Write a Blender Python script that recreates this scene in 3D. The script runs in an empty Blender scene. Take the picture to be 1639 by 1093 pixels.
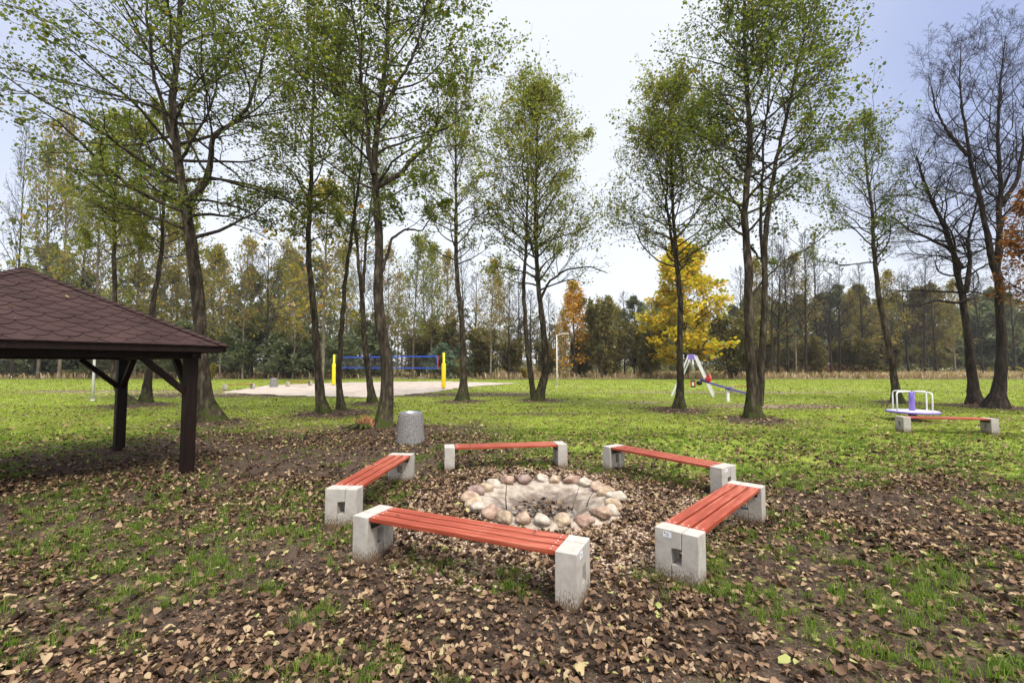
import bpy, bmesh, math, random
import numpy as np
from mathutils import Vector, Matrix
R = math.radians
sc = bpy.context.scene
col = sc.collection
# ------------------------------------------------------------------ camera
FPX, CX, CY, HC = 728.0, 819.5, 546.5, 1.935
PITCH = math.atan(38.5 / FPX)
cd = bpy.data.cameras.new('camera'); cam = bpy.data.objects.new('camera', cd); col.objects.link(cam)
cd.sensor_width = 36.0; cd.lens = 36.0 * FPX / 1639.0; cd.clip_end = 3000; cd.clip_start = 0.05
cam.location = (0, 0, HC); cam.rotation_euler = (R(90) + PITCH, 0, 0)
sc.camera = cam
# ------------------------------------------------------------------ world
SUN_EL, SUN_AZ = R(52), R(150)      # azimuth measured clockwise from +Y
w = bpy.data.worlds.new('World'); sc.world = w; w.use_nodes = True
nt = w.node_tree; nt.nodes.clear(); N = nt.nodes.new; Lk = nt.links.new
out = N('ShaderNodeOutputWorld'); add = N('ShaderNodeAddShader')
sky = N('ShaderNodeTexSky'); sky.sky_type = 'NISHITA'; sky.sun_disc = False
sky.sun_elevation = SUN_EL; sky.sun_rotation = SUN_AZ; sky.air_density = 1.0; sky.dust_density = 4.0
b1 = N('ShaderNodeBackground'); b1.inputs[1].default_value = 0.05; Lk(sky.outputs[0], b1.inputs[0])
tc = N('ShaderNodeTexCoord'); sp = N('ShaderNodeSeparateXYZ'); Lk(tc.outputs['Generated'], sp.inputs[0])
# overcast veil: paler near the horizon, much brighter overhead
mr = N('ShaderNodeMapRange'); mr.inputs[1].default_value = 0.70; mr.inputs[2].default_value = 1.0
mr.inputs[3].default_value = 0.80; mr.inputs[4].default_value = 3.6; Lk(sp.outputs[2], mr.inputs[0])
# thin clear patches of blue high up at both sides
dt = N('ShaderNodeVectorMath'); dt.operation = 'DOT_PRODUCT'; Lk(tc.outputs['Generated'], dt.inputs[0])
dt.inputs[1].default_value = Vector((0.86, 0.62, 0.55)).normalized()
ra = N('ShaderNodeMapRange'); ra.interpolation_type = 'SMOOTHSTEP'
ra.inputs[1].default_value = 0.885; ra.inputs[2].default_value = 1.02; Lk(dt.outputs['Value'], ra.inputs[0])
dt2 = N('ShaderNodeVectorMath'); dt2.operation = 'DOT_PRODUCT'; Lk(tc.outputs['Generated'], dt2.inputs[0])
dt2.inputs[1].default_value = Vector((-0.86, 0.62, 0.58)).normalized()
rb = N('ShaderNodeMapRange'); rb.interpolation_type = 'SMOOTHSTEP'; rb.inputs[4].default_value = 0.5
rb.inputs[1].default_value = 0.90; rb.inputs[2].default_value = 1.0; Lk(dt2.outputs['Value'], rb.inputs[0])
nz = N('ShaderNodeTexNoise'); nz.inputs['Scale'].default_value = 1.6; nz.inputs['Detail'].default_value = 4
Lk(tc.outputs['Generated'], nz.inputs['Vector'])
ad = N('ShaderNodeMath'); ad.operation = 'ADD'; ad.use_clamp = True; Lk(ra.outputs[0], ad.inputs[0]); Lk(rb.outputs[0], ad.inputs[1])
nm = N('ShaderNodeMapRange'); nm.inputs[1].default_value = 0.3; nm.inputs[2].default_value = 0.7
nm.inputs[3].default_value = -0.06; nm.inputs[4].default_value = 0.06; Lk(nz.outputs[0], nm.inputs[0])
ad2 = N('ShaderNodeMath'); ad2.operation = 'ADD'; ad2.use_clamp = True; Lk(ad.outputs[0], ad2.inputs[0]); Lk(nm.outputs[0], ad2.inputs[1])
mx = N('ShaderNodeMix'); mx.data_type = 'RGBA'; mx.inputs[6].default_value = (.90, .915, .95, 1); mx.inputs[7].default_value = (0.30, 0.36, 0.62, 1)
Lk(ad2.outputs[0], mx.inputs[0])
b2 = N('ShaderNodeBackground'); Lk(mx.outputs[2], b2.inputs[0]); Lk(mr.outputs[0], b2.inputs[1])
Lk(b1.outputs[0], add.inputs[0]); Lk(b2.outputs[0], add.inputs[1]); Lk(add.outputs[0], out.inputs[0])
# ------------------------------------------------------------------ sun
sd = bpy.data.lights.new('sun', 'SUN'); so = bpy.data.objects.new('sun', sd); col.objects.link(so)
sd.energy = 2.6; sd.angle = R(9); sd.color = (1.0, 0.95, 0.87)
sdir = Vector((math.sin(SUN_AZ) * math.cos(SUN_EL), math.cos(SUN_AZ) * math.cos(SUN_EL), math.sin(SUN_EL)))
so.rotation_euler = sdir.to_track_quat('Z', 'Y').to_euler()
vs = sc.view_settings; vs.view_transform = 'Standard'; vs.look = 'None'; vs.exposure = 0.3; vs.gamma = 1.0
sc.cycles.max_bounces = 6; sc.cycles.diffuse_bounces = 3; sc.cycles.transmission_bounces = 3; sc.cycles.transparent_max_bounces = 6
sc.cycles.use_denoising = True

# ------------------------------------------------------------------ placing: photo pixel -> place in the world
def ray(px, py):
    a = (px - CX) / FPX; b = (CY - py) / FPX; c, s = math.cos(PITCH), math.sin(PITCH)
    return Vector((a, c - s * b, s + c * b))
def G(px, py):                         # ground point seen there
    d = ray(px, py); k = -HC / d.z; return Vector((d.x * k, d.y * k, 0))
def P(px, py, Y):                      # point on the upright plane at distance Y
    d = ray(px, py); k = Y / d.y; return Vector((d.x * k, Y, HC + d.z * k))

# ------------------------------------------------------------------ noise in numpy
def vnoise(x, y, seed, scale):
    rs = np.random.RandomState(seed); T = rs.rand(256, 256)
    x = np.asarray(x, float) / scale; y = np.asarray(y, float) / scale
    xi = np.floor(x).astype(int); yi = np.floor(y).astype(int); fx = x - xi; fy = y - yi
    fx = fx * fx * (3 - 2 * fx); fy = fy * fy * (3 - 2 * fy)
    a = T[xi % 256, yi % 256]; b = T[(xi + 1) % 256, yi % 256]; c = T[xi % 256, (yi + 1) % 256]; d = T[(xi + 1) % 256, (yi + 1) % 256]
    return (a * (1 - fx) + b * fx) * (1 - fy) + (c * (1 - fx) + d * fx) * fy
def fbm(x, y, seed, scale, o=4):
    s = 0; a = 1; t = 0
    for i in range(o):
        s = s + a * vnoise(x, y, seed + i * 7, scale); t += a; a *= .55; scale *= .48
    return s / t
def sstep(a, b, x):
    t = np.clip((x - a) / (b - a), 0, 1); return t * t * (3 - 2 * t)

# ------------------------------------------------------------------ objects
def props(o, label=None, cat=None, group=None, kind=None):
    if label: o['label'] = label
    if cat: o['category'] = cat
    if group: o['group'] = group
    if kind: o['kind'] = kind
    return o
def empty(name, loc=(0, 0, 0), rz=0.0, label=None, cat=None, group=None, scale=1.0):
    o = bpy.data.objects.new(name, None); col.objects.link(o); o.location = loc; o.rotation_euler = (0, 0, rz)
    o.scale = (scale,) * 3; o.empty_display_size = .2
    return props(o, label, cat, group)
def link(name, me, mats, parent=None, loc=None, rot=None):
    if me.name != name and me.users == 0: me.name = name
    if mats is not None and len(me.materials) == 0:
        for m in (mats if isinstance(mats, (list, tuple)) else [mats]): me.materials.append(m)
    o = bpy.data.objects.new(name, me); col.objects.link(o)
    if parent: o.parent = parent
    if loc is not None: o.location = loc
    if rot is not None: o.rotation_euler = rot
    return o
def fast_mesh(name, V, F, smooth=False):
    V = np.ascontiguousarray(V, dtype=np.float32); F = np.ascontiguousarray(F, dtype=np.int32)
    me = bpy.data.meshes.new(name); k = F.shape[1]
    me.vertices.add(len(V)); me.vertices.foreach_set('co', V.ravel())
    me.loops.add(F.size); me.loops.foreach_set('vertex_index', F.ravel())
    me.polygons.add(len(F)); me.polygons.foreach_set('loop_start', np.arange(0, F.size, k, dtype=np.int32))
    if smooth: me.polygons.foreach_set('use_smooth', np.ones(len(F), dtype=bool))
    me.update(calc_edges=True)
    return me
def copy_thing(o, parent=None):
    c = o.copy(); col.objects.link(c)
    if parent is not None: c.parent = parent
    for ch in list(o.children): copy_thing(ch, c)
    return c
class B:                                # collects solid shapes for ONE mesh
    def __init__(s): s.bm = bmesh.new()
    def box(s, c, size, rz=0, bev=0.0, mat=None):
        M = (mat if mat is not None else Matrix.Translation(c) @ Matrix.Rotation(rz, 4, 'Z')) @ Matrix.Diagonal((size[0], size[1], size[2], 1))
        r = bmesh.ops.create_cube(s.bm, size=1, matrix=M)
        if bev:
            es = list({e for v in r['verts'] for e in v.link_edges})
            bmesh.ops.bevel(s.bm, geom=es, offset=bev, segments=2, affect='EDGES', profile=.6)
        return s
    def beam(s, a, b, wx, wy, bev=0.0, roll=0):
        a, b = Vector(a), Vector(b); d = b - a
        M = Matrix.Translation((a + b) / 2) @ d.to_track_quat('Z', 'Y').to_matrix().to_4x4() @ Matrix.Rotation(roll, 4, 'Z')
        return s.box(None, (wx, wy, d.length), bev=bev, mat=M)
    def tube(s, pts, r, n=10, cap=True):
        pts = [Vector(p) for p in pts]; rings = []
        rr = r if isinstance(r, (list, tuple)) else [r] * len(pts)
        d0 = (pts[1] - pts[0]).normalized(); ref = Vector((0, 0, 1)) if abs(d0.z) < .9 else Vector((1, 0, 0))
        for i, p in enumerate(pts):
            t = ((pts[min(i + 1, len(pts) - 1)] - pts[max(i - 1, 0)])).normalized()
            u = t.cross(ref).normalized(); v = u.cross(t).normalized(); ref = v
            rings.append([s.bm.verts.new(p + (u * math.cos(6.28318 * k / n) + v * math.sin(6.28318 * k / n)) * rr[i]) for k in range(n)])
        for a, b in zip(rings, rings[1:]):
            for k in range(n): s.bm.faces.new((a[k], a[(k + 1) % n], b[(k + 1) % n], b[k])).smooth = True
        if cap: s.bm.faces.new(rings[0][::-1]); s.bm.faces.new(rings[-1])
        return s
    def lathe(s, prof, n=32, c=(0, 0, 0), sx=1, sy=1):
        rings = []
        for r, z in prof: rings.append([s.bm.verts.new((c[0] + sx * r * math.cos(6.28318 * k / n), c[1] + sy * r * math.sin(6.28318 * k / n), c[2] + z)) for k in range(n)])
        for a, b in zip(rings, rings[1:]):
            for k in range(n): s.bm.faces.new((a[k], a[(k + 1) % n], b[(k + 1) % n], b[k])).smooth = True
        s.bm.faces.new(rings[0][::-1]); s.bm.faces.new(rings[-1]); return s
    def prism(s, poly, y0, y1, bev=0.0):        # polygon in xz pulled along y
        a = [s.bm.verts.new((x, y0, z)) for x, z in poly]; b = [s.bm.verts.new((x, y1, z)) for x, z in poly]; n = len(poly)
        fs = [s.bm.faces.new(a), s.bm.faces.new(b[::-1])] + [s.bm.faces.new((a[i], b[i], b[(i + 1) % n], a[(i + 1) % n])) for i in range(n)]
        if bev:
            es = list({e for f in fs for e in f.edges})
            bmesh.ops.bevel(s.bm, geom=es, offset=bev, segments=2, affect='EDGES', profile=.6)
        return s
    def mesh(s, name):
        bmesh.ops.recalc_face_normals(s.bm, faces=s.bm.faces)
        me = bpy.data.meshes.new(name); s.bm.to_mesh(me); s.bm.free(); return me
    def obj(s, name, mats, parent=None, loc=None, rot=None): return link(name, s.mesh(name), mats, parent, loc, rot)

# ------------------------------------------------------------------ materials
def mat(name, stops, scale=5, detail=5, rough=.8, bump=0.0, bscale=None, spec=.3, stretch=None, metal=0.0, coords='Object', warp=0.0):
    m = bpy.data.materials.new(name); m.use_nodes = True; t = m.node_tree; n = t.nodes; l = t.links
    bs = n['Principled BSDF']; bs.inputs['Roughness'].default_value = rough; bs.inputs['Specular IOR Level'].default_value = spec; bs.inputs['Metallic'].default_value = metal
    tcn = n.new('ShaderNodeTexCoord'); src = tcn.outputs[coords]
    if stretch:
        mp = n.new('ShaderNodeMapping'); mp.inputs['Scale'].default_value = stretch; l.new(src, mp.inputs[0]); src = mp.outputs[0]
    tex = n.new('ShaderNodeTexNoise'); tex.inputs['Scale'].default_value = scale; tex.inputs['Detail'].default_value = detail; tex.inputs['Roughness'].default_value = .62
    tex.inputs['Distortion'].default_value = warp
    l.new(src, tex.inputs['Vector'])
    cr = n.new('ShaderNodeValToRGB'); l.new(tex.outputs[0], cr.inputs[0])
    e = cr.color_ramp.elements
    for i, (p_, c) in enumerate(stops):
        if i < 2: e[i].position = p_; e[i].color = (*c, 1)
        else: q = e.new(p_); q.color = (*c, 1)
    l.new(cr.outputs[0], bs.inputs['Base Color'])
    if bump:
        t2 = n.new('ShaderNodeTexNoise'); t2.inputs['Scale'].default_value = bscale or scale * 3; t2.inputs['Detail'].default_value = 6; l.new(src, t2.inputs['Vector'])
        bp = n.new('ShaderNodeBump'); bp.inputs['Strength'].default_value = 1.0; bp.inputs['Distance'].default_value = bump
        l.new(t2.outputs[0], bp.inputs['Height']); l.new(bp.outputs[0], bs.inputs['Normal'])
    m['cr'] = cr.name
    return m
def leafmat(name, stops, trans=.35, rough=.5, tint=1.35, spec=.25):
    m = bpy.data.materials.new(name); m.use_nodes = True; t = m.node_tree; n = t.nodes; l = t.links
    bs = n['Principled BSDF']; bs.inputs['Roughness'].default_value = rough; bs.inputs['Specular IOR Level'].default_value = spec
    g = n.new('ShaderNodeNewGeometry'); cr = n.new('ShaderNodeValToRGB'); l.new(g.outputs['Random Per Island'], cr.inputs[0])
    e = cr.color_ramp.elements
    for i, (p_, c) in enumerate(stops):
        if i < 2: e[i].position = p_; e[i].color = (*c, 1)
        else: q = e.new(p_); q.color = (*c, 1)
    l.new(cr.outputs[0], bs.inputs['Base Color'])
    if trans > 0:
        tr = n.new('ShaderNodeBsdfTranslucent'); mm = n.new('ShaderNodeMix'); mm.data_type = 'RGBA'; mm.blend_type = 'MULTIPLY'; mm.inputs[0].default_value = 1
        mm.inputs[7].default_value = (tint * 1.05, tint * 1.1, tint * .6, 1); l.new(cr.outputs[0], mm.inputs[6]); l.new(mm.outputs[2], tr.inputs[0])
        mix = n.new('ShaderNodeMixShader'); mix.inputs[0].default_value = trans
        l.new(bs.outputs[0], mix.inputs[1]); l.new(tr.outputs[0], mix.inputs[2]); l.new(mix.outputs[0], n['Material Output'].inputs[0])
    return m
M = {}
def barkmat(name, dark, mid, lite, moss=None):
    m = mat(name, [(.28, dark), (.5, mid), (.74, lite)], scale=9, detail=8, rough=.95, bump=.06, bscale=11, stretch=(1, 1, .28), spec=.1)
    if moss:                                # patchy moss growing low down and on one side
        t = m.node_tree; n = t.nodes; l = t.links; bs = n['Principled BSDF']; src = bs.inputs['Base Color'].links[0].from_socket
        tcn = n.new('ShaderNodeTexCoord'); s_ = n.new('ShaderNodeSeparateXYZ'); l.new(tcn.outputs['Object'], s_.inputs[0])
        a = n.new('ShaderNodeMapRange'); a.inputs[1].default_value = 0; a.inputs[2].default_value = 1.6; a.inputs[3].default_value = .42; a.inputs[4].default_value = 0.08; l.new(s_.outputs[2], a.inputs[0])
        q = n.new('ShaderNodeTexNoise'); q.inputs['Scale'].default_value = 5; q.inputs['Detail'].default_value = 6; l.new(tcn.outputs['Object'], q.inputs['Vector'])
        a2 = n.new('ShaderNodeMath'); a2.operation = 'ADD'; l.new(a.outputs[0], a2.inputs[0]); l.new(q.outputs[0], a2.inputs[1])
        a3 = n.new('ShaderNodeMapRange'); a3.inputs[1].default_value = .80; a3.inputs[2].default_value = .96; l.new(a2.outputs[0], a3.inputs[0])
        x = n.new('ShaderNodeMix'); x.data_type = 'RGBA'; l.new(a3.outputs[0], x.inputs[0]); l.new(src, x.inputs[6]); x.inputs[7].default_value = (*moss, 1); l.new(x.outputs[2], bs.inputs['Base Color'])
    return m
M['bark'] = barkmat('alder_bark', (.008, .006, .0045), (.046, .036, .025), (.15, .125, .09), (.05, .064, .015))
M['bark_pale'] = barkmat('pale_bark', (.05, .04, .03), (.17, .14, .10), (.32, .27, .21))
M['bark_dark'] = barkmat('dark_bark', (.008, .006, .005), (.032, .024, .020), (.08, .064, .052))
M['bark_far'] = mat('far_bark', [(.3, (.05, .04, .03)), (.7, (.16, .13, .10))], scale=3, rough=.95, spec=.1)
M['leaf_alder'] = leafmat('alder_leaves', [(0, (.055, .08, .018)), (.35, (.09, .12, .022)), (.7, (.14, .17, .03)), (.9, (.20, .20, .035)), (1, (.18, .12, .03))], .55)
M['leaf_light'] = leafmat('light_alder_leaves', [(0, (.09, .11, .025)), (.4, (.16, .18, .035)), (.8, (.23, .23, .05)), (1, (.29, .22, .05))], .55)
M['leaf_yellow'] = leafmat('yellowing_leaves', [(0, (.10, .11, .02)), (.4, (.20, .18, .03)), (.8, (.34, .25, .04)), (1, (.36, .17, .03))], .42)
M['leaf_orange'] = leafmat('orange_oak_leaves', [(0, (.24, .15, .02)), (.3, (.42, .24, .025)), (.7, (.58, .32, .03)), (1, (.48, .18, .02))], .4)
M['leaf_gold'] = leafmat('golden_oak_leaves', [(0, (.20, .22, .02)), (.35, (.42, .36, .03)), (.75, (.64, .46, .03)), (1, (.64, .32, .02))], .45)
M['leaf_brown'] = leafmat('brown_oak_leaves', [(0, (.10, .035, .015)), (.5, (.22, .08, .02)), (1, (.35, .15, .03))], .35)
M['leaf_olive'] = leafmat('olive_shrub_leaves', [(0, (.075, .075, .028)), (.5, (.13, .12, .042)), (.85, (.21, .175, .055)), (1, (.27, .17, .05))], .4)
M['needle'] = leafmat('pine_needles', [(0, (.075, .095, .052)), (.5, (.13, .155, .08)), (.9, (.18, .20, .105)), (1, (.24, .22, .11))], .4)
M['needle_blue'] = leafmat('bluish_pine_needles', [(0, (.06, .09, .06)), (.5, (.10, .15, .095)), (1, (.15, .20, .13))], .22)
M['far'] = leafmat('far_forest_leaves', [(0, (.08, .09, .06)), (.5, (.135, .14, .085)), (.85, (.20, .185, .10)), (1, (.27, .20, .10))], .3)
M['litter'] = leafmat('fallen_leaves', [(0, (.022, .014, .010)), (.32, (.062, .037, .024)), (.62, (.145, .086, .052)), (.86, (.28, .18, .11)), (.97, (.40, .30, .18)), (1, (.32, .34, .11))], .12, .75, spec=.15)
M['litter_pale'] = leafmat('pale_fallen_leaves', [(0, (.18, .11, .06)), (.5, (.34, .23, .12)), (1, (.46, .38, .20))], .12, .75, spec=.15)
M['grass'] = leafmat('grass_blades', [(0, (.06, .11, .014)), (.5, (.12, .20, .024)), (.9, (.21, .29, .04)), (1, (.30, .28, .10))], .5)
M['lawn'] = leafmat('lawn_blades', [(0, (.12, .16, .016)), (.5, (.23, .29, .028)), (.9, (.33, .38, .05)), (1, (.38, .32, .12))], .45)
M['dry'] = leafmat('dry_grass', [(0, (.20, .13, .07)), (.5, (.36, .25, .15)), (.9, (.46, .36, .22)), (1, (.26, .26, .08))], .3)
M['bracken'] = leafmat('rusty_bracken', [(0, (.14, .07, .03)), (.5, (.27, .13, .06)), (1, (.34, .24, .10))], .3)
M['pebble'] = leafmat('pebbles', [(0, (.12, .075, .045)), (.4, (.27, .18, .115)), (.8, (.43, .32, .225)), (1, (.60, .50, .40))], 0, .8)
def concrete_mat():
    m = mat('bench_concrete', [(.3, (.33, .30, .265)), (.7, (.48, .45, .405))], scale=7, rough=.85, bump=.0012, bscale=60, spec=.2)
    t = m.node_tree; n = t.nodes; l = t.links; bs = n['Principled BSDF']; src = bs.inputs['Base Color'].links[0].from_socket
    tcn = n.new('ShaderNodeTexCoord'); s_ = n.new('ShaderNodeSeparateXYZ'); l.new(tcn.outputs['Object'], s_.inputs[0])
    a = n.new('ShaderNodeMapRange'); a.inputs[1].default_value = .0; a.inputs[2].default_value = .20; a.inputs[3].default_value = .42; a.inputs[4].default_value = -.05; l.new(s_.outputs[2], a.inputs[0])
    q = n.new('ShaderNodeTexNoise'); q.inputs['Scale'].default_value = 120; q.inputs['Detail'].default_value = 6
    mp = n.new('ShaderNodeMapping'); mp.inputs['Scale'].default_value = (1, 1, .25); l.new(tcn.outputs['Object'], mp.inputs[0]); l.new(mp.outputs[0], q.inputs['Vector'])
    a2 = n.new('ShaderNodeMath'); a2.operation = 'ADD'; l.new(a.outputs[0], a2.inputs[0]); l.new(q.outputs[0], a2.inputs[1])
    a3 = n.new('ShaderNodeMapRange'); a3.inputs[1].default_value = .60; a3.inputs[2].default_value = .84; l.new(a2.outputs[0], a3.inputs[0])
    x = n.new('ShaderNodeMix'); x.data_type = 'RGBA'; l.new(a3.outputs[0], x.inputs[0]); l.new(src, x.inputs[6]); x.inputs[7].default_value = (.13, .085, .05, 1)
    v = n.new('ShaderNodeTexVoronoi'); v.inputs['Scale'].default_value = 45; l.new(tcn.outputs['Object'], v.inputs['Vector'])   # blow holes in the casting
    v3 = n.new('ShaderNodeMapRange'); v3.inputs[1].default_value = .06; v3.inputs[2].default_value = .12; v3.inputs[3].default_value = .4; v3.inputs[4].default_value = 0; l.new(v.outputs['Distance'], v3.inputs[0])
    y = n.new('ShaderNodeMix'); y.data_type = 'RGBA'; l.new(v3.outputs[0], y.inputs[0]); l.new(x.outputs[2], y.inputs[6]); y.inputs[7].default_value = (.17, .14, .11, 1)
    l.new(y.outputs[2], bs.inputs['Base Color']); return m
M['concrete'] = concrete_mat()
M['paint_red'] = mat('red_painted_plank', [(.25, (.17, .030, .016)), (.5, (.31, .055, .026)), (.72, (.44, .14, .085))], scale=9, detail=10, rough=.5, bump=.003, bscale=30, stretch=(.22, 2.2, 2.2), spec=.4)
M['steel'] = mat('dark_steel', [(.3, (.02, .02, .02)), (.7, (.05, .05, .05))], rough=.5, metal=.6)
M['screw'] = mat('screw_metal', [(.3, (.5, .5, .5)), (.7, (.7, .7, .7))], rough=.35, metal=.3)
M['paper'] = mat('sticker_paper', [(.3, (.68, .68, .72)), (.7, (.8, .8, .82))], rough=.6)
M['ink'] = mat('sticker_ink', [(.3, (.10, .10, .16)), (.7, (.15, .15, .2))], rough=.6)
M['timber'] = mat('dark_stained_timber', [(.3, (.004, .002, .0015)), (.7, (.018, .008, .006))], scale=4, detail=8, rough=.6, bump=.003, bscale=20, stretch=(6, 6, .5), spec=.15)
M['shingle'] = None
M['bin'] = mat('exposed_aggregate', [(.36, (.08, .076, .074)), (.5, (.18, .172, .168)), (.60, (.33, .318, .31))], scale=62, detail=3, rough=.85, bump=.01, bscale=110, spec=.25)
M['zinc'] = mat('zinc_liner', [(.3, (.35, .38, .42)), (.7, (.55, .58, .62))], rough=.35, metal=.8)
M['yellow'] = mat('yellow_padding', [(.3, (.72, .52, .01)), (.7, (.85, .62, .02))], scale=2, rough=.5)
M['blue'] = mat('blue_band', [(.3, (.02, .07, .45)), (.7, (.03, .10, .55))], rough=.5)
M['red_band'] = mat('red_band', [(.3, (.45, .02, .06)), (.7, (.55, .03, .08))], rough=.5)
M['net'] = mat('net_cord', [(.3, (.04, .04, .05)), (.7, (.08, .08, .09))], rough=.7)
M['white'] = mat('white_enamel', [(.3, (.70, .70, .70)), (.7, (.82, .82, .82))], scale=2, rough=.35, spec=.5)
M['purple'] = mat('purple_paint', [(.3, (.20, .13, .52)), (.7, (.27, .18, .62))], scale=2, rough=.35, spec=.5)
M['violet_dark'] = mat('dark_violet_paint', [(.3, (.07, .05, .22)), (.7, (.11, .08, .30))], scale=2, rough=.4, spec=.5)
M['red'] = mat('red_plastic', [(.3, (.55, .02, .03)), (.7, (.65, .03, .04))], rough=.4)
M['black'] = mat('black_rubber', [(.3, (.012, .012, .012)), (.7, (.03, .03, .03))], rough=.7)
M['chain'] = mat('galvanised_chain', [(.3, (.35, .34, .32)), (.7, (.5, .48, .46))], rough=.4, metal=.7)
M['lamp'] = mat('lamp_grey', [(.3, (.52, .52, .50)), (.7, (.66, .66, .64))], rough=.5)
M['mortar'] = mat('pit_mortar', [(.3, (.22, .17, .13)), (.5, (.37, .31, .25)), (.75, (.49, .435, .37))], scale=6, detail=8, rough=.9, bump=.02, bscale=18, spec=.15)
def soot():
    m = M['mortar']; t = m.node_tree; n = t.nodes; l = t.links; bs = n['Principled BSDF']; src = bs.inputs['Base Color'].links[0].from_socket
    tcn = n.new('ShaderNodeTexCoord'); vl = n.new('ShaderNodeVectorMath'); vl.operation = 'LENGTH'; l.new(tcn.outputs['Object'], vl.inputs[0])
    q = n.new('ShaderNodeTexNoise'); q.inputs['Scale'].default_value = 7; q.inputs['Detail'].default_value = 8; l.new(tcn.outputs['Object'], q.inputs['Vector'])
    a = n.new('ShaderNodeMath'); a.operation = 'MULTIPLY_ADD'; l.new(q.outputs[0], a.inputs[0]); a.inputs[1].default_value = -.9; l.new(vl.outputs['Value'], a.inputs[2])
    b = n.new('ShaderNodeMapRange'); b.inputs[1].default_value = .08; b.inputs[2].default_value = .38; b.inputs[3].default_value = .85; b.inputs[4].default_value = 0; l.new(a.outputs[0], b.inputs[0])
    x = n.new('ShaderNodeMix'); x.data_type = 'RGBA'; l.new(b.outputs[0], x.inputs[0]); l.new(src, x.inputs[6]); x.inputs[7].default_value = (.10, .075, .06, 1); l.new(x.outputs[2], bs.inputs['Base Color'])
soot()
M['ash'] = mat('ash_and_char', [(.35, (.03, .025, .02)), (.5, (.16, .13, .11)), (.65, (.40, .36, .31))], scale=14, detail=8, rough=.95, bump=.02, bscale=30)
M['char'] = mat('charred_wood', [(.3, (.012, .009, .008)), (.7, (.06, .04, .03))], scale=20, rough=.8, bump=.004)
M['twig'] = mat('dead_twig', [(.3, (.07, .045, .03)), (.7, (.20, .14, .09))], scale=20, rough=.9)
M['splinter'] = mat('splintered_heartwood', [(.35, (.05, .025, .015)), (.5, (.26, .105, .04)), (.7, (.50, .29, .14))], scale=7, detail=8, rough=.8, bump=.03, stretch=(4, 4, .6))
M['sand'] = mat('court_sand', [(.3, (.29, .235, .185)), (.5, (.39, .33, .275)), (.7, (.48, .42, .36))], scale=1.1, detail=10, rough=.95, bump=.03, bscale=5, spec=.1)
M['road'] = mat('road_surface', [(.3, (.36, .35, .34)), (.7, (.5, .49, .47))], scale=.6, detail=8, rough=.9)
STONES = [((.42, .31, .21), (.56, .45, .33)), ((.38, .25, .19), (.50, .37, .29)), ((.47, .40, .32), (.60, .53, .45)), ((.28, .19, .165), (.39, .29, .255)), ((.43, .30, .215), (.56, .43, .325))]
for i, (a, b_) in enumerate(STONES):
    M['stone%d' % i] = mat('field_stone', [(.3, tuple(c * .5 for c in a)), (.48, tuple(c * .8 for c in a)), (.68, tuple(c * .88 for c in b_))], scale=8, detail=10, rough=.85, bump=.03, bscale=16, spec=.2)
def shingle_mat():
    m = mat('bitumen_shingle', [(.3, (.027, .0135, .012)), (.7, (.054, .028, .025))], scale=2.2, detail=10, rough=.9, bump=.003, bscale=220, spec=.25)
    t = m.node_tree; n = t.nodes; l = t.links; bs = n['Principled BSDF']; src = bs.inputs['Base Color'].links[0].from_socket
    g = n.new('ShaderNodeNewGeometry'); hv = n.new('ShaderNodeHueSaturation'); l.new(src, hv.inputs['Color'])
    a = n.new('ShaderNodeMapRange'); a.inputs[3].default_value = .92; a.inputs[4].default_value = 1.1; l.new(g.outputs['Random Per Island'], a.inputs[0]); l.new(a.outputs[0], hv.inputs['Value'])
    l.new(hv.outputs[0], bs.inputs['Base Color']); return m
M['shingle'] = shingle_mat()

# ------------------------------------------------------------------ layout shared by ground and objects
PIT = Vector((0.44, 6.62, 0)); PIT_R = 1.13
BENCHES = [(-0.456, 4.341, -0.4247), (2.248, 5.050, 0.8398), (-1.969, 6.749, 1.4813), (-0.117, 8.745, 0.1617), (2.532, 7.765, -0.9349)]
BL, BW, BT, BH = 2.31, .40, .185, .45
TREE_BASES = [(337, 680), (610, 690), (517, 663), (548, 660), (596, 646), (741, 643), (860, 641), (1087, 657), (1210, 675), (1437, 645), (1560, 649), (1598, 653), (233, 648), (210, 650)]
TB = np.array([[*G(*b)[:2]] for b in TREE_BASES])
def tri_dist(x, y):                       # rough pentagon of gravel between the benches
    d = np.hypot(x - 0.45, (y - 6.35)); a = np.arctan2(y - 6.35, x - .45)
    lim = 2.25 + .18 * np.cos(3 * a + .6) + .25 * (fbm(x, y, 51, .5) - .5) * 2
    return lim - d
SAND_POLY = [(352, 629), (480, 634), (600, 637), (700, 627), (735, 621), (830, 613.5), (700, 610.5), (560, 612), (430, 617)]
SAND = [G(*p) for p in SAND_POLY]
SNP = np.array([[p.x, p.y] for p in SAND])
def in_poly(x, y, poly):
    x = np.asarray(x); r = np.zeros(x.shape, bool); n = len(poly)
    for i in range(n):
        x0, y0 = poly[i]; x1, y1 = poly[(i + 1) % n]
        c = ((y0 > y) != (y1 > y)) & (x < (x1 - x0) * (y - y0) / (y1 - y0 + 1e-9) + x0); r ^= c
    return r
def mound(x, y):
    s = 0 * x
    for i, (bx, by) in enumerate(TB):
        s = s + (.16 if i in (0, 1, 8) else .10) * np.exp(-((x - bx) ** 2 + (y - by) ** 2) / (1.1 if i in (0, 1, 8) else .7))
    return s
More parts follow.
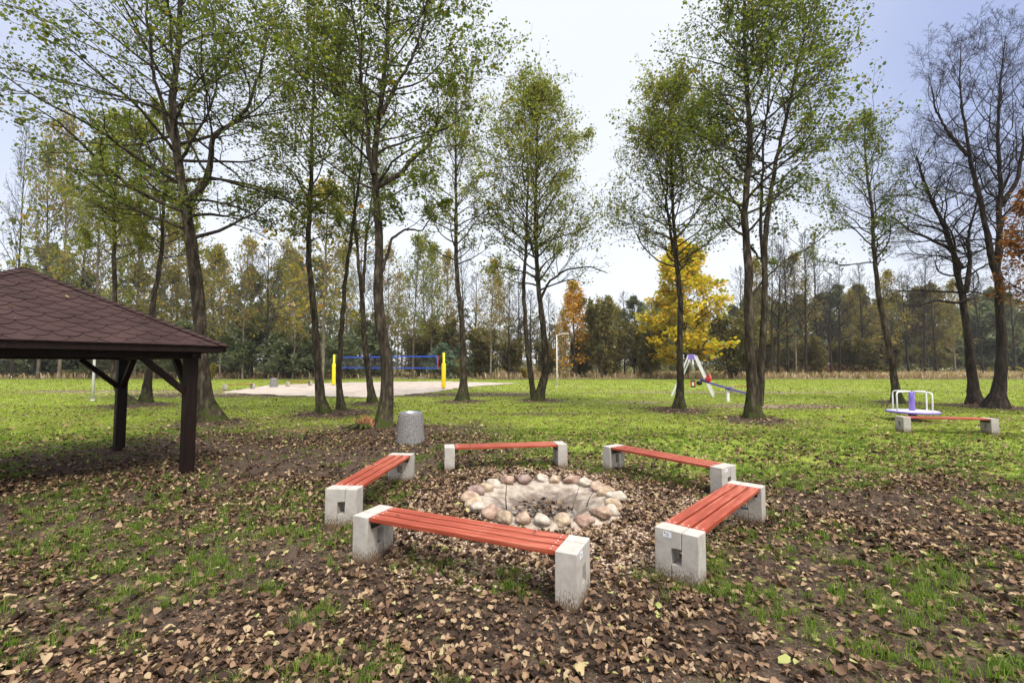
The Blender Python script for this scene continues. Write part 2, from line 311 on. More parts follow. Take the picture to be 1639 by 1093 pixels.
def height(x, y):
    x = np.asarray(x, float); y = np.asarray(y, float)
    nz = (fbm(x, y, 3, 2.2) - .5) * .09 + (fbm(x, y, 9, .35, 3) - .5) * .035
    flat = sstep(0, .8, tri_dist(x, y)); nz = nz * (1 - .75 * flat)
    pit = np.hypot(x - PIT.x, y - PIT.y); nz = nz - .34 * (1 - sstep(.5, .98, pit)) - .03 * flat
    nz = np.where(in_poly(x, y, SNP), -.06, nz)
    return nz + mound(x, y)
def grassness(x, y, nk=1.0):
    x = np.asarray(x, float); y = np.asarray(y, float)
    far = sstep(6.6, 12.5, y + .32 * x * (x > 0) + (fbm(x, y, 61, 4) - .5) * 6)
    n = fbm(x, y, 21, 1.1, 4); n2 = fbm(x, y, 29, 4.0, 3)
    near = sstep(.43, .58, n * .8 + n2 * .2 + .03 * (x > 2))
    g = near * .68 * nk * (1 - far) + far * (.80 + .2 * sstep(.35, .6, n))
    dirt = np.exp(-(((x + 7.0) / 4.0) ** 2 + ((y - 10.5) / 3.6) ** 2)); g = g * (1 - .85 * dirt)
    dirt2 = np.exp(-(((x + 2.6) / 2.6) ** 2 + ((y - 12.5) / 2.8) ** 2)); g = g * (1 - .75 * dirt2)
    # bare strip by the court and scuffed places on the lawn
    band = np.exp(-((y - 30 - (x + 10) * .04) / 2.4) ** 2) * (x < 2) * sstep(-30, -22, x) * .65; g = g * (1 - band)
    for (cx, cy, rx, ry, k) in ((12.6, 21.7, 3.2, 1.1, .98), (-30, 34, 10, 2.0, .6), (0.5, 18.5, 3, .6, .5), (6.5, 24, 3.5, .7, .5), (16, 33, 14, 1.1, .6)):
        g = g * (1 - k * np.exp(-(((x - cx) / rx) ** 2 + ((y - cy) / ry) ** 2)))
    for bx, by in TB: g = g * (1 - .95 * np.exp(-((x - bx) ** 2 + (y - by) ** 2) / (1.2 if by < 17 else 1.6)))
    g = g * (1 - sstep(-.05, .2, tri_dist(x, y)))
    g = g * (1 - .93 * sstep(62, 70, y + (fbm(x, y, 71, 9) - .5) * 8))
    g = np.maximum(g, sstep(100, 112, y) * .7 * (x > 30))
    for (bx, by, ba) in BENCHES:             # uncut tufts under the benches
        u = (x - bx) * math.cos(ba) + (y - by) * math.sin(ba); v = -(x - bx) * math.sin(ba) + (y - by) * math.cos(ba)
        g = np.maximum(g, .8 * np.exp(-(u / .85) ** 4 - (v / .28) ** 2) * (tri_dist(x, y) < .35))
    return np.clip(g, 0, 1)

# ------------------------------------------------------------------ ground sheet
def build_ground():
    n = 520; u = np.linspace(-1, 1, n); xs = 1.6 * np.sinh(6.75 * u); ys = 6 + 2.0 * np.sinh(np.linspace(-2.6, 6.55, n))
    X, Y = np.meshgrid(xs, ys); X = X.ravel(); Y = Y.ravel(); Z = height(X, Y)
    Z = Z + sstep(66, 80, Y) * .35 * fbm(X, Y, 81, 6)
    V = np.stack([X, Y, Z], 1); i = np.arange(n * n).reshape(n, n)
    F = np.stack([i[:-1, :-1], i[:-1, 1:], i[1:, 1:], i[1:, :-1]], -1).reshape(-1, 4)
    me = fast_mesh('ground', V, F, True)
    for nm_, arr in (('grassy', grassness(X, Y, .62)), ('gravelly', sstep(0, .15, tri_dist(X, Y))), ('sandy', sum(np.exp(-(((X - cx) / rx) ** 2 + ((Y - cy) / ry) ** 2)) for cx, cy, rx, ry in ((12.6, 21.7, 3.0, 1.1), (-27, 33, 12, 2.2), (6.5, 24, 3.5, .9), (16, 33, 14, 1.6), (-3, 42, 30, 1.5))).clip(0, 1) + sstep(64, 72, Y) * .9)):
        a = me.attributes.new(nm_, 'FLOAT', 'POINT'); a.data.foreach_set('value', arr.astype(np.float32))
    m = bpy.data.materials.new('park_ground'); m.use_nodes = True; t = m.node_tree; nn = t.nodes; l = t.links; bs = nn['Principled BSDF']
    bs.inputs['Roughness'].default_value = .95; bs.inputs['Specular IOR Level'].default_value = .12
    tcn = nn.new('ShaderNodeTexCoord')
    def noise(s, d=6):
        q = nn.new('ShaderNodeTexNoise'); q.inputs['Scale'].default_value = s; q.inputs['Detail'].default_value = d; q.inputs['Roughness'].default_value = .65; l.new(tcn.outputs['Object'], q.inputs['Vector']); return q.outputs[0]
    def ramp(src, st):
        c = nn.new('ShaderNodeValToRGB'); l.new(src, c.inputs[0]); e = c.color_ramp.elements
        for k, (p_, cc) in enumerate(st):
            if k < 2: e[k].position = p_; e[k].color = (*cc, 1)
            else: e.new(p_).color = (*cc, 1)
        return c.outputs[0]
    def mixc(f, a, b):
        x = nn.new('ShaderNodeMix'); x.data_type = 'RGBA'; l.new(f, x.inputs[0]); l.new(a, x.inputs[6]); l.new(b, x.inputs[7]); return x.outputs[2]
    soil = ramp(noise(2.5, 12), [(.3, (.030, .019, .013)), (.5, (.068, .045, .032)), (.72, (.14, .10, .072))])
    turf = ramp(noise(6, 12), [(.3, (.085, .12, .015)), (.48, (.20, .26, .03)), (.62, (.31, .36, .045)), (.78, (.38, .34, .11))])
    turf2 = ramp(noise(.5, 6), [(.35, (.14, .19, .03)), (.65, (.28, .33, .06))])
    x = nn.new('ShaderNodeMix'); x.data_type = 'RGBA'; x.inputs[0].default_value = .4; l.new(turf, x.inputs[6]); l.new(turf2, x.inputs[7]); turf = x.outputs[2]
    crumb = ramp(noise(55, 8), [(.36, (.012, .008, .006)), (.5, (.06, .042, .03)), (.66, (.22, .165, .12))])
    x = nn.new('ShaderNodeMix'); x.data_type = 'RGBA'; x.inputs[0].default_value = .45; l.new(soil, x.inputs[6]); l.new(crumb, x.inputs[7]); soil = x.outputs[2]
    grav = ramp(noise(40, 4), [(.35, (.12, .08, .055)), (.5, (.30, .21, .15)), (.65, (.5, .4, .31))])
    a1 = nn.new('ShaderNodeAttribute'); a1.attribute_name = 'grassy'; a2 = nn.new('ShaderNodeAttribute'); a2.attribute_name = 'gravelly'
    s1 = nn.new('ShaderNodeMath'); s1.operation = 'SUBTRACT'; l.new(noise(9, 8), s1.inputs[0]); s1.inputs[1].default_value = .5
    s2 = nn.new('ShaderNodeMath'); s2.operation = 'MULTIPLY_ADD'; l.new(s1.outputs[0], s2.inputs[0]); s2.inputs[1].default_value = 2.2; l.new(a1.outputs['Fac'], s2.inputs[2])
    s3 = nn.new('ShaderNodeMapRange'); s3.inputs[1].default_value = .48; s3.inputs[2].default_value = .92; l.new(s2.outputs[0], s3.inputs[0])
    dryc = ramp(noise(7, 10), [(.3, (.13, .09, .055)), (.5, (.26, .20, .13)), (.7, (.42, .34, .23))])
    a4 = nn.new('ShaderNodeAttribute'); a4.attribute_name = 'sandy'; soil = mixc(a4.outputs['Fac'], soil, dryc)
    c = mixc(s3.outputs[0], soil, turf); c = mixc(a2.outputs['Fac'], c, grav); l.new(c, bs.inputs['Base Color'])
    bp = nn.new('ShaderNodeBump'); bp.inputs['Distance'].default_value = .03; bp.inputs['Strength'].default_value = .9; l.new(noise(26, 14), bp.inputs['Height']); l.new(bp.outputs[0], bs.inputs['Normal'])
    o = link('ground', me, m); props(o, kind='structure')
build_ground()
def sheet(name, pts, z, m, sub=0):
    bm = bmesh.new(); vs_ = [bm.verts.new((p.x, p.y, z)) for p in pts]; bm.faces.new(vs_)
    me = bpy.data.meshes.new(name); bm.to_mesh(me); bm.free(); return props(link(name, me, m), kind='structure')
# sand court: an even sheet with a wavering edge
def wavy(pts, amp, n, seed):
    r = random.Random(seed); o = []
    for a, b in zip(pts, pts[1:] + pts[:1]):
        for k in range(n): p = a.lerp(b, k / n); o.append(p + Vector((r.uniform(-amp, amp), r.uniform(-amp, amp), 0)))
    return o
sheet('sand_court', wavy(SAND, .25, 12, 2), .03, M['sand'])
rd = [G(1425, 593.2), G(1530, 594.2), G(1700, 599.5), Vector((150, 62, 0)), Vector((160, 85, 0)), G(1700, 595.5), G(1530, 590.8), G(1440, 589.8), G(1400, 590.2)]
sheet('road', rd, .34, M['road'])

# ------------------------------------------------------------------ leaf / blade clouds
def rand_frames(rs, n, tilt):
    """n frames (axis along, across, normal); tilt = spread of the normal about +Z"""
    th = rs.rand(n) * 2 * np.pi; ph = np.abs(rs.randn(n)) * tilt
    nrm = np.stack([np.sin(ph) * np.cos(th), np.sin(ph) * np.sin(th), np.cos(ph)], 1)
    a = rs.randn(n, 3); a -= (a * nrm).sum(1)[:, None] * nrm; a /= np.linalg.norm(a, axis=1)[:, None] + 1e-9
    return a, np.cross(nrm, a), nrm
def leaves(rs, C, size, tilt=1.2, aspect=.8, fold=.25, simple=False, A=None):
    n = len(C); a, b, c = rand_frames(rs, n, tilt)
    if A is not None:
        a = A / (np.linalg.norm(A, axis=1)[:, None] + 1e-9); c = rs.randn(n, 3); c -= (c * a).sum(1)[:, None] * a; c /= np.linalg.norm(c, axis=1)[:, None]; b = np.cross(c, a)
    s = (size * np.clip(np.exp(rs.randn(n) * .33), .4, 1.9))[:, None]; w_ = s * aspect * .5 * (.7 + .6 * rs.rand(n)[:, None]); f = s * fold * (rs.rand(n)[:, None] * 1.4 - .2)
    if simple:
        V = np.stack([C - a * s * .5, C + b * w_ + c * f * .4, C + a * s * .5, C - b * w_ + c * f * .4], 1)
        F = np.arange(4 * n).reshape(n, 4); return V.reshape(-1, 3), F
    V = np.stack([C - a * s * .5, C - a * s * .22 + b * w_ * .85 + c * f, C + a * s * .22 + b * w_ * .8 + c * f * 1.1, C + a * s * .5 + c * f * .3, C + a * s * .22 - b * w_ * .8 + c * f * 1.1, C - a * s * .22 - b * w_ * .85 + c * f], 1)
    i = np.arange(n)[:, None] * 6
    F = np.concatenate([i + np.array([[0, 1, 2, 3]]), i + np.array([[0, 3, 4, 5]])], 0)
    return V.reshape(-1, 3), F
def curled(rs, C, size, tilt):
    n = len(C); a, b, c = rand_frames(rs, n, tilt); s = (size * np.clip(np.exp(rs.randn(n) * .32), .4, 1.8)); asp = .55 + .35 * rs.rand(n)
    lc = rs.randn(n) * .55; tcv = rs.rand(n) * 1.3 - .25; V = []
    for u, wd in ((-.5, .12), (-.30, .82), (0, 1.0), (.28, .80), (.50, .14)):
        for v in (-1, 0, 1):
            ww = wd * asp * .5 * (1 + (.13 * rs.randn(n) if v else 0)); z = lc * u * u * 1.6 + tcv * (ww * v) ** 2 * 3.2 + (.05 * rs.randn(n) if v else 0) + (.0 if v else -.035)
            V.append(C + (a * (u + .10 * rs.randn(n) * (v != 0) * .5)[:, None] + b * (ww * v)[:, None] + c * z[:, None]) * s[:, None])
    V = np.stack(V, 1); V[..., 2] -= np.minimum(0, V[..., 2].min(1) - C[:, 2] + .012)[:, None]; i = np.arange(n)[:, None] * 15
    F = np.concatenate([i + np.array([[3 * k + j, 3 * k + j + 1, 3 * k + j + 4, 3 * k + j + 3]]) for k in range(4) for j in range(2)])
    return V.reshape(-1, 3), F
def blades(rs, C, h, w_, bend=.5):
    n = len(C); th = rs.rand(n) * 2 * np.pi; d = np.stack([np.cos(th), np.sin(th), np.zeros(n)], 1); s = np.stack([-np.sin(th), np.cos(th), np.zeros(n)], 1)
    hh = (h * (.5 + rs.rand(n)))[:, None]; bb = hh * bend * rs.rand(n)[:, None]; up = np.array([[0, 0, 1.]])
    V = np.stack([C - s * w_ / 2, C + s * w_ / 2, C + up * hh * .6 + d * bb * .35 + s * w_ * .35, C + up * hh * (1 - .25 * bend) + d * bb * 1.2, C + up * hh * .6 + d * bb * .35 - s * w_ * .35], 1)
    i = np.arange(n)[:, None] * 5
    # two faces: lower quad and tip, as quads (the tip quad shares a doubled mid point)
    F = np.concatenate([i + np.array([[0, 1, 2, 4]])], 0); T = i + np.array([[4, 2, 3]])
    return V.reshape(-1, 3), F, T
def mesh_mixed(name, V, Q, T):
    me = bpy.data.meshes.new(name); V = np.ascontiguousarray(V, np.float32)
    loops = np.concatenate([Q.ravel(), T.ravel()]).astype(np.int32); st = np.concatenate([np.arange(len(Q)) * 4, len(Q) * 4 + np.arange(len(T)) * 3]).astype(np.int32)
    me.vertices.add(len(V)); me.vertices.foreach_set('co', V.ravel()); me.loops.add(len(loops)); me.loops.foreach_set('vertex_index', loops)
    me.polygons.add(len(st)); me.polygons.foreach_set('loop_start', st); me.update(calc_edges=True); return me
def scatter(rs, dens, y0, y1, side=1.32, keep=None):
    """points per square metre over the ground between distances y0..y1, inside a wedge a bit wider than the view"""
    W = y1 * side + 4.0; n = int(dens * (y1 - y0) * 2 * W); x = (rs.rand(n) * 2 - 1) * W; y = y0 + rs.rand(n) * (y1 - y0)
    k = np.abs(x) < y * side + 4.0
    if keep is not None: k[k] &= rs.rand(k.sum()) < keep(x[k], y[k])
    return x[k], y[k]

def onbench(x, y):
    r = np.zeros(len(x), bool)
    for bx, by, ba in BENCHES:
        u = (x - bx) * math.cos(ba) + (y - by) * math.sin(ba); v = -(x - bx) * math.sin(ba) + (y - by) * math.cos(ba)
        r |= (abs(v) < BW / 2 + .01) & (abs(abs(u) - (BL - BT) / 2) < BT / 2 + .01)
    return r
rs = np.random.RandomState(11)
# fallen leaves
def litter():
    VV, FF, off = [], [], 0
    def dens(x, y):
        n = fbm(x, y, 41, 1.3, 4); d = .30 + .75 * sstep(.38, .62, n)
        d = d * (1 - .45 * grassness(x, y)); d = np.where(in_poly(x, y, SNP), d * .15, d)
        pit = np.hypot(x - PIT.x, y - PIT.y); d = np.where(pit < .95, 0, d)
        t = 0 * x
        for bx, by in TB: t = t + np.exp(-((x - bx) ** 2 + (y - by) ** 2) / 3.5)
        return np.clip(d + .5 * t, 0, 1)
    for (y0, y1, dn, sz, simple) in ((1.6, 4.5, 1150, .044, False), (4.5, 8, 640, .048, False), (8, 13, 300, .056, False), (13, 22, 95, .072, True), (22, 40, 20, .09, True), (40, 66, 4, .13, True)):
        x, y = scatter(rs, dn, y0, y1, keep=dens); k = ~onbench(x, y); x = x[k]; y = y[k]
        z = height(x, y) + .012 + rs.rand(len(x)) * .02
        V, F = curled(rs, np.stack([x, y, z], 1), sz * 1.02, .30) if y1 <= 8 else leaves(rs, np.stack([x, y, z], 1), sz, tilt=.42, aspect=.68, fold=.42, simple=simple)
        VV.append(V); FF.append(F + off); off += len(V)
    x, y = scatter(rs, 1500, 1.6, 6.5, keep=lambda a, b: .3 + .7 * sstep(.35, .6, fbm(a, b, 43, .8, 3))); k = ~onbench(x, y) & (np.hypot(x - PIT.x, y - PIT.y) > 1.1); x = x[k]; y = y[k]
    V, F = leaves(rs, np.stack([x, y, height(x, y) + .006], 1), .017, tilt=.5, aspect=.6, fold=.3, simple=True); VV.append(V); FF.append(F + off); off += len(V)
    o = link('fallen_leaves', fast_mesh('fallen_leaves', np.concatenate(VV), np.concatenate(FF), True), M['litter']); props(o, 'brown autumn leaves scattered over the trampled grass and soil', 'leaves', kind='stuff')
    x, y = scatter(rs, 14, 1.6, 14, keep=dens); x2, y2 = scatter(rs, 3.0, 14, 50, keep=dens); 
    k = ~onbench(x, y); x = x[k]; y = y[k]
    V1, F1 = curled(rs, np.stack([x, y, height(x, y) + .022], 1), .058, .25)
    V2, F2 = leaves(rs, np.stack([x2, y2, height(x2, y2) + .05], 1), .10, tilt=.3, aspect=.75, fold=.2)
    o = link('pale_fallen_leaves', fast_mesh('pale_fallen_leaves', np.concatenate([V1, V2]), np.concatenate([F1, F2 + len(V1)])), M['litter_pale']); props(o, 'pale yellow and tan leaves lying on top of the litter', 'leaves', kind='stuff')
litter()
def grasses():
    def clump(x, y, n, r):
        th = rs.rand(len(x), n) * 6.283; q = np.sqrt(rs.rand(len(x), n)) * r
        return (x[:, None] + np.cos(th) * q).ravel(), (y[:, None] + np.sin(th) * q).ravel()
    VV, QQ, TT, off = [], [], [], 0
    for (y0, y1, dn, n, r, h, w_) in ((1.6, 5, 100, 20, .045, .085, .0055), (5, 9, 90, 16, .05, .078, .007), (9, 14, 75, 12, .06, .065, .010)):
        x, y = scatter(rs, dn, y0, y1, keep=lambda a, b: sstep(.1, .6, grassness(a, b)) * sstep(.38, .58, fbm(a, b, 91, .30, 3))); x, y = clump(x, y, n, r)
        k = ~onbench(x, y); x = x[k]; y = y[k]
        V, Q, T = blades(rs, np.stack([x, y, height(x, y) - .005], 1), h, w_, .9); VV.append(V); QQ.append(Q + off); TT.append(T + off); off += len(V)
    x, y = scatter(rs, 300, 1.6, 10, keep=lambda a, b: (.06 + .94 * sstep(.02, .5, grassness(a, b))) * sstep(.40, .62, fbm(a, b, 93, .5, 4)) * (tri_dist(a, b) < 0)); x, y = clump(x, y, 3, .03); k = ~onbench(x, y); x = x[k]; y = y[k]
    V, Q, T = blades(rs, np.stack([x, y, height(x, y) - .004], 1), .034, .005, 1.0); VV.append(V); QQ.append(Q + off); TT.append(T + off); off += len(V)
    o = link('grass', mesh_mixed('grass', np.concatenate(VV), np.concatenate(QQ), np.concatenate(TT)), M['grass']); props(o, 'tufts of green grass between the fallen leaves', 'grass', kind='stuff')
    VV, QQ, TT, off = [], [], [], 0
    for (y0, y1, dn, n, r, h, w_) in ((12, 20, 45, 7, .10, .06, .014), (20, 34, 16, 6, .16, .075, .025), (34, 68, 3.6, 6, .3, .09, .05)):
        x, y = scatter(rs, dn, y0, y1, keep=lambda a, b: sstep(.3, .9, grassness(a, b)) * ~in_poly(a, b, SNP)); x, y = clump(x, y, n, r)
        V, Q, T = blades(rs, np.stack([x, y, height(x, y) - .01], 1), h, w_, 1.0); VV.append(V); QQ.append(Q + off); TT.append(T + off); off += len(V)
    o = link('lawn_grass', mesh_mixed('lawn_grass', np.concatenate(VV), np.concatenate(QQ), np.concatenate(TT)), M['lawn']); props(o, 'bright green lawn beyond the benches', 'grass', kind='stuff')
    # dry grass at the wood's edge
    x = rs.rand(26000) * 190 - 85; y = 66 + rs.rand(26000) ** 1.3 * 34; k = rs.rand(26000) < sstep(.36, .6, fbm(x, y, 95, 9)) * (.35 + .65 * (x > -5)); x = x[k]; y = y[k]
    V, Q, T = blades(rs, np.stack([x, y, x * 0 + .1], 1), .85, .16, .9)
    props(link('dry_grass', mesh_mixed('dry_grass', V, Q, T), M['dry']), 'dry straw coloured grass along the edge of the wood', 'grass', kind='stuff')
    n = 30000; x = rs.rand(n) * 330 - 140; y = 67 + rs.rand(n) * 63; q = fbm(x, y, 97, 5); z = rs.rand(n) ** 2 * 2.2 * sstep(.35, .65, q) * sstep(68, 84, y)
    V, F = leaves(rs, np.stack([x, y, z + .15], 1), .55, tilt=1.4, aspect=.5, simple=True)
    props(link('undergrowth', fast_mesh('undergrowth', V, F), M['leaf_olive']), 'low tangled undergrowth beneath the trees of the wood', 'undergrowth', kind='stuff')
    c = G(1395, 603); n = 7000; x = c.x + rs.randn(n) * 6.5; y = c.y + 14 + rs.randn(n) * 4; z = np.maximum(0, 2.0 * np.exp(-((x - c.x) / 7) ** 2)) * rs.rand(n)
    V, F = leaves(rs, np.stack([x, y, z + .1], 1), .30, tilt=1.4, aspect=.6)
    props(link('bracken', fast_mesh('bracken', V, F), M['bracken']), 'rusty bracken and heather heaped beyond the lawn', 'bracken', kind='stuff')
grasses()
def gravel():
    n = 42000; x = .45 + (rs.rand(n) * 2 - 1) * 2.75; y = 6.35 + (rs.rand(n) * 2 - 1) * 2.75
    k = (rs.rand(n) < sstep(-.12, .15, tri_dist(x, y))) & (np.hypot(x - PIT.x, y - PIT.y) > .98) & ~onbench(x, y); x = x[k]; y = y[k]; n = len(x)
    s = .011 + .013 * rs.rand(n) ** 1.5; z = height(x, y) + s * .3 + rs.rand(n) * .012
    base = np.array([[1, 0, 0], [0, 1, 0], [-1, 0, 0], [0, -1, 0], [.1, 0, .7], [0, .1, -.7]], float)
    J = base[None] * (1 + .35 * (rs.rand(n, 6, 1) - .5)) + .22 * (rs.rand(n, 6, 3) - .5)
    th = rs.rand(n) * 6.283; c, q = np.cos(th), np.sin(th); Jx = J[..., 0] * c[:, None] - J[..., 1] * q[:, None]; Jy = J[..., 0] * q[:, None] + J[..., 1] * c[:, None]
    V = np.stack([x[:, None] + Jx * (s * 1.35)[:, None], y[:, None] + Jy * s[:, None], z[:, None] + J[..., 2] * s[:, None]], -1).reshape(-1, 3)
    i = np.arange(n)[:, None] * 6
    F = np.concatenate([i + np.array([[a, b, 4]]) for a, b in ((0, 1), (1, 2), (2, 3), (3, 0))] + [i + np.array([[b, a, 5]]) for a, b in ((0, 1), (1, 2), (2, 3), (3, 0))])
    props(link('gravel', fast_mesh('gravel', V, F, True), M['pebble']), 'pinkish gravel spread around the fire pit inside the ring of benches', 'gravel', kind='stuff')
    n = 7500; x = .45 + (rs.rand(n) * 2 - 1) * 2.6; y = 6.35 + (rs.rand(n) * 2 - 1) * 2.6; k = (tri_dist(x, y) > 0) & (np.hypot(x - PIT.x, y - PIT.y) > 1.0) & ~onbench(x, y) & (rs.rand(n) < .35 + .65 * sstep(.4, .6, fbm(x, y, 33, .7)))
    x = x[k]; y = y[k]; V, F = leaves(rs, np.stack([x, y, height(x, y) + .03], 1), .052, tilt=.6, aspect=.7, fold=.45)
    q = 170; a = rs.rand(q) * 6.283; rr = .42 * np.sqrt(rs.rand(q)); V2, F2 = leaves(rs, np.stack([PIT.x + rr * np.cos(a), PIT.y + rr * np.sin(a), -.105 + 0 * a], 1), .05, tilt=.6, aspect=.6, fold=.4)
    F = np.concatenate([F, F2 + len(V)]); V = np.concatenate([V, V2])
    q = 26; bi = rs.randint(0, 5, q); u = (rs.rand(q) - .5) * 1.7; v = (rs.rand(q) - .5) * .34; P_ = np.array([[BENCHES[k][0] + uu * math.cos(BENCHES[k][2]) - vv * math.sin(BENCHES[k][2]), BENCHES[k][1] + uu * math.sin(BENCHES[k][2]) + vv * math.cos(BENCHES[k][2]), BH + .002] for k, uu, vv in zip(bi, u, v)])
    V2, F2 = leaves(rs, P_, .035, tilt=.2, aspect=.6, fold=.3); props(link('leaves_on_benches', fast_mesh('leaves_on_benches', V2, F2), M['litter']), 'small dry leaves dropped on the red bench planks', 'leaves', kind='stuff')
    props(link('leaves_on_gravel', fast_mesh('leaves_on_gravel', V, F), M['litter']), 'curled brown leaves lying on the gravel around the fire pit', 'leaves', kind='stuff')
gravel()

# ------------------------------------------------------------------ benches
def leg_mesh():
    b = B(); w2 = BW / 2; g = .003
    # two interlocking L blocks with a square opening between them; x runs across the bench, y along it
    hx0, hx1, hz0, hz1 = -.055, .045, .15, .30
    # left block: column plus foot under the opening ; right block: column plus head over the opening
    b.prism([(-w2, -.06), (hx1 - g, -.06), (hx1 - g, hz0), (hx0, hz0), (hx0, BH), (-w2, BH)], -BT / 2, BT / 2, .006)
    b.prism([(hx1 + g, -.06), (w2, -.06), (w2, BH), (hx0 + 2 * g, BH), (hx0 + 2 * g, hz1), (hx1 + g, hz1)], -BT / 2, BT / 2, .006)
    b.box((hx0 - .02, 0, .37), (.05, BT - .03, .14)); b.box((hx1, 0, .05), (.05, BT - .03, .18))
    return b.mesh('leg')
LEG = leg_mesh(); LEG.materials.append(M['concrete'])
def bench(loc, ang, label, group, name='park_bench', detail=True, sticker=()):
    t = empty(name, loc, ang, label, 'bench', group)
    for i, s in enumerate((-1, 1)):
        lg = bpy.data.objects.new('leg', LEG); col.objects.link(lg); lg.parent = t; lg.location = (s * (BL - BT) / 2, 0, 0); lg.rotation_euler = (0, 0, R(90) * -s)
        if i in sticker:
            st = B().box((.08, BT / 2 + .0012, .405), (.078, .002, .048)).obj('sticker', M['paper'], lg)
            lb = B()
            lb.box((.103, BT / 2 + .0030, .417), (.014, .001, .012))
            for k in range(3): lb.box((.078 - .004 * (k % 2), BT / 2 + .0030, .417 - k * .011), (.030 - .006 * (k % 2), .001, .003))
            lb.obj('printing', M['ink'], st)
    pl = (BL - 2 * BT) - .008; pw = .107
    for k in (-1, 0, 1):
        p_ = B().box((0, 0, 0), (pl, pw, .042), bev=.005).obj('plank', M['paint_red'], t, (0, k * (pw + .024), BH - .021 + .001 * k))
        if detail:
            for sx in (-1, 1):
                for sy in (-1, 1): B().lathe([(.007, 0), (.007, .002), (.003, .0028)], 8, (sx * (pl / 2 - .045), sy * .028, .0212)).obj('screw', M['screw'], p_)
    for s in (-1, 1):
        b = B(); b.box((s * (pl / 2 - .045), 0, BH - .052), (.05, BW - .05, .016)); b.box((s * (pl / 2 - .012), 0, BH - .085), (.012, BW - .09, .06)); b.obj('bracket', M['steel'], t)
    return t
GR = 'red plank benches with concrete legs'
lab = ['nearest red plank bench on concrete legs in front of the fire pit', 'red plank bench right of the fire pit with a sticker on its leg', 'red plank bench to the left of the fire pit',
       'red plank bench directly behind the fire pit, seen side-on', 'red plank bench behind and to the right of the fire pit']
st = [(1,), (0,), (), (), (1,)]
for i, (x, y, a) in enumerate(BENCHES):
    aa = a + (R(180) if i in () else 0)
    bench((x, y, -.01), aa, lab[i], GR, sticker=st[i])
def bench_px(a, b, label):
    A, Bq = G(*a), G(*b); m = (A + Bq) / 2; d = Bq - A; return bench((m.x, m.y, 0), math.atan2(d.y, d.x), label, GR, detail=False)
bench_px((1437, 691), (1594, 695), 'lone red plank bench on the lawn in front of the merry-go-round')
bench_px((358, 624.5), (406, 622.5), 'far red plank bench left of the grey bin, by the sand court')
bench_px((460, 618.8), (497, 617.5), 'far red plank bench right of the grey bin, by the sand court')
bench_px((1168, 627.8), (1221, 627.8), 'far red plank bench standing behind the seesaw')

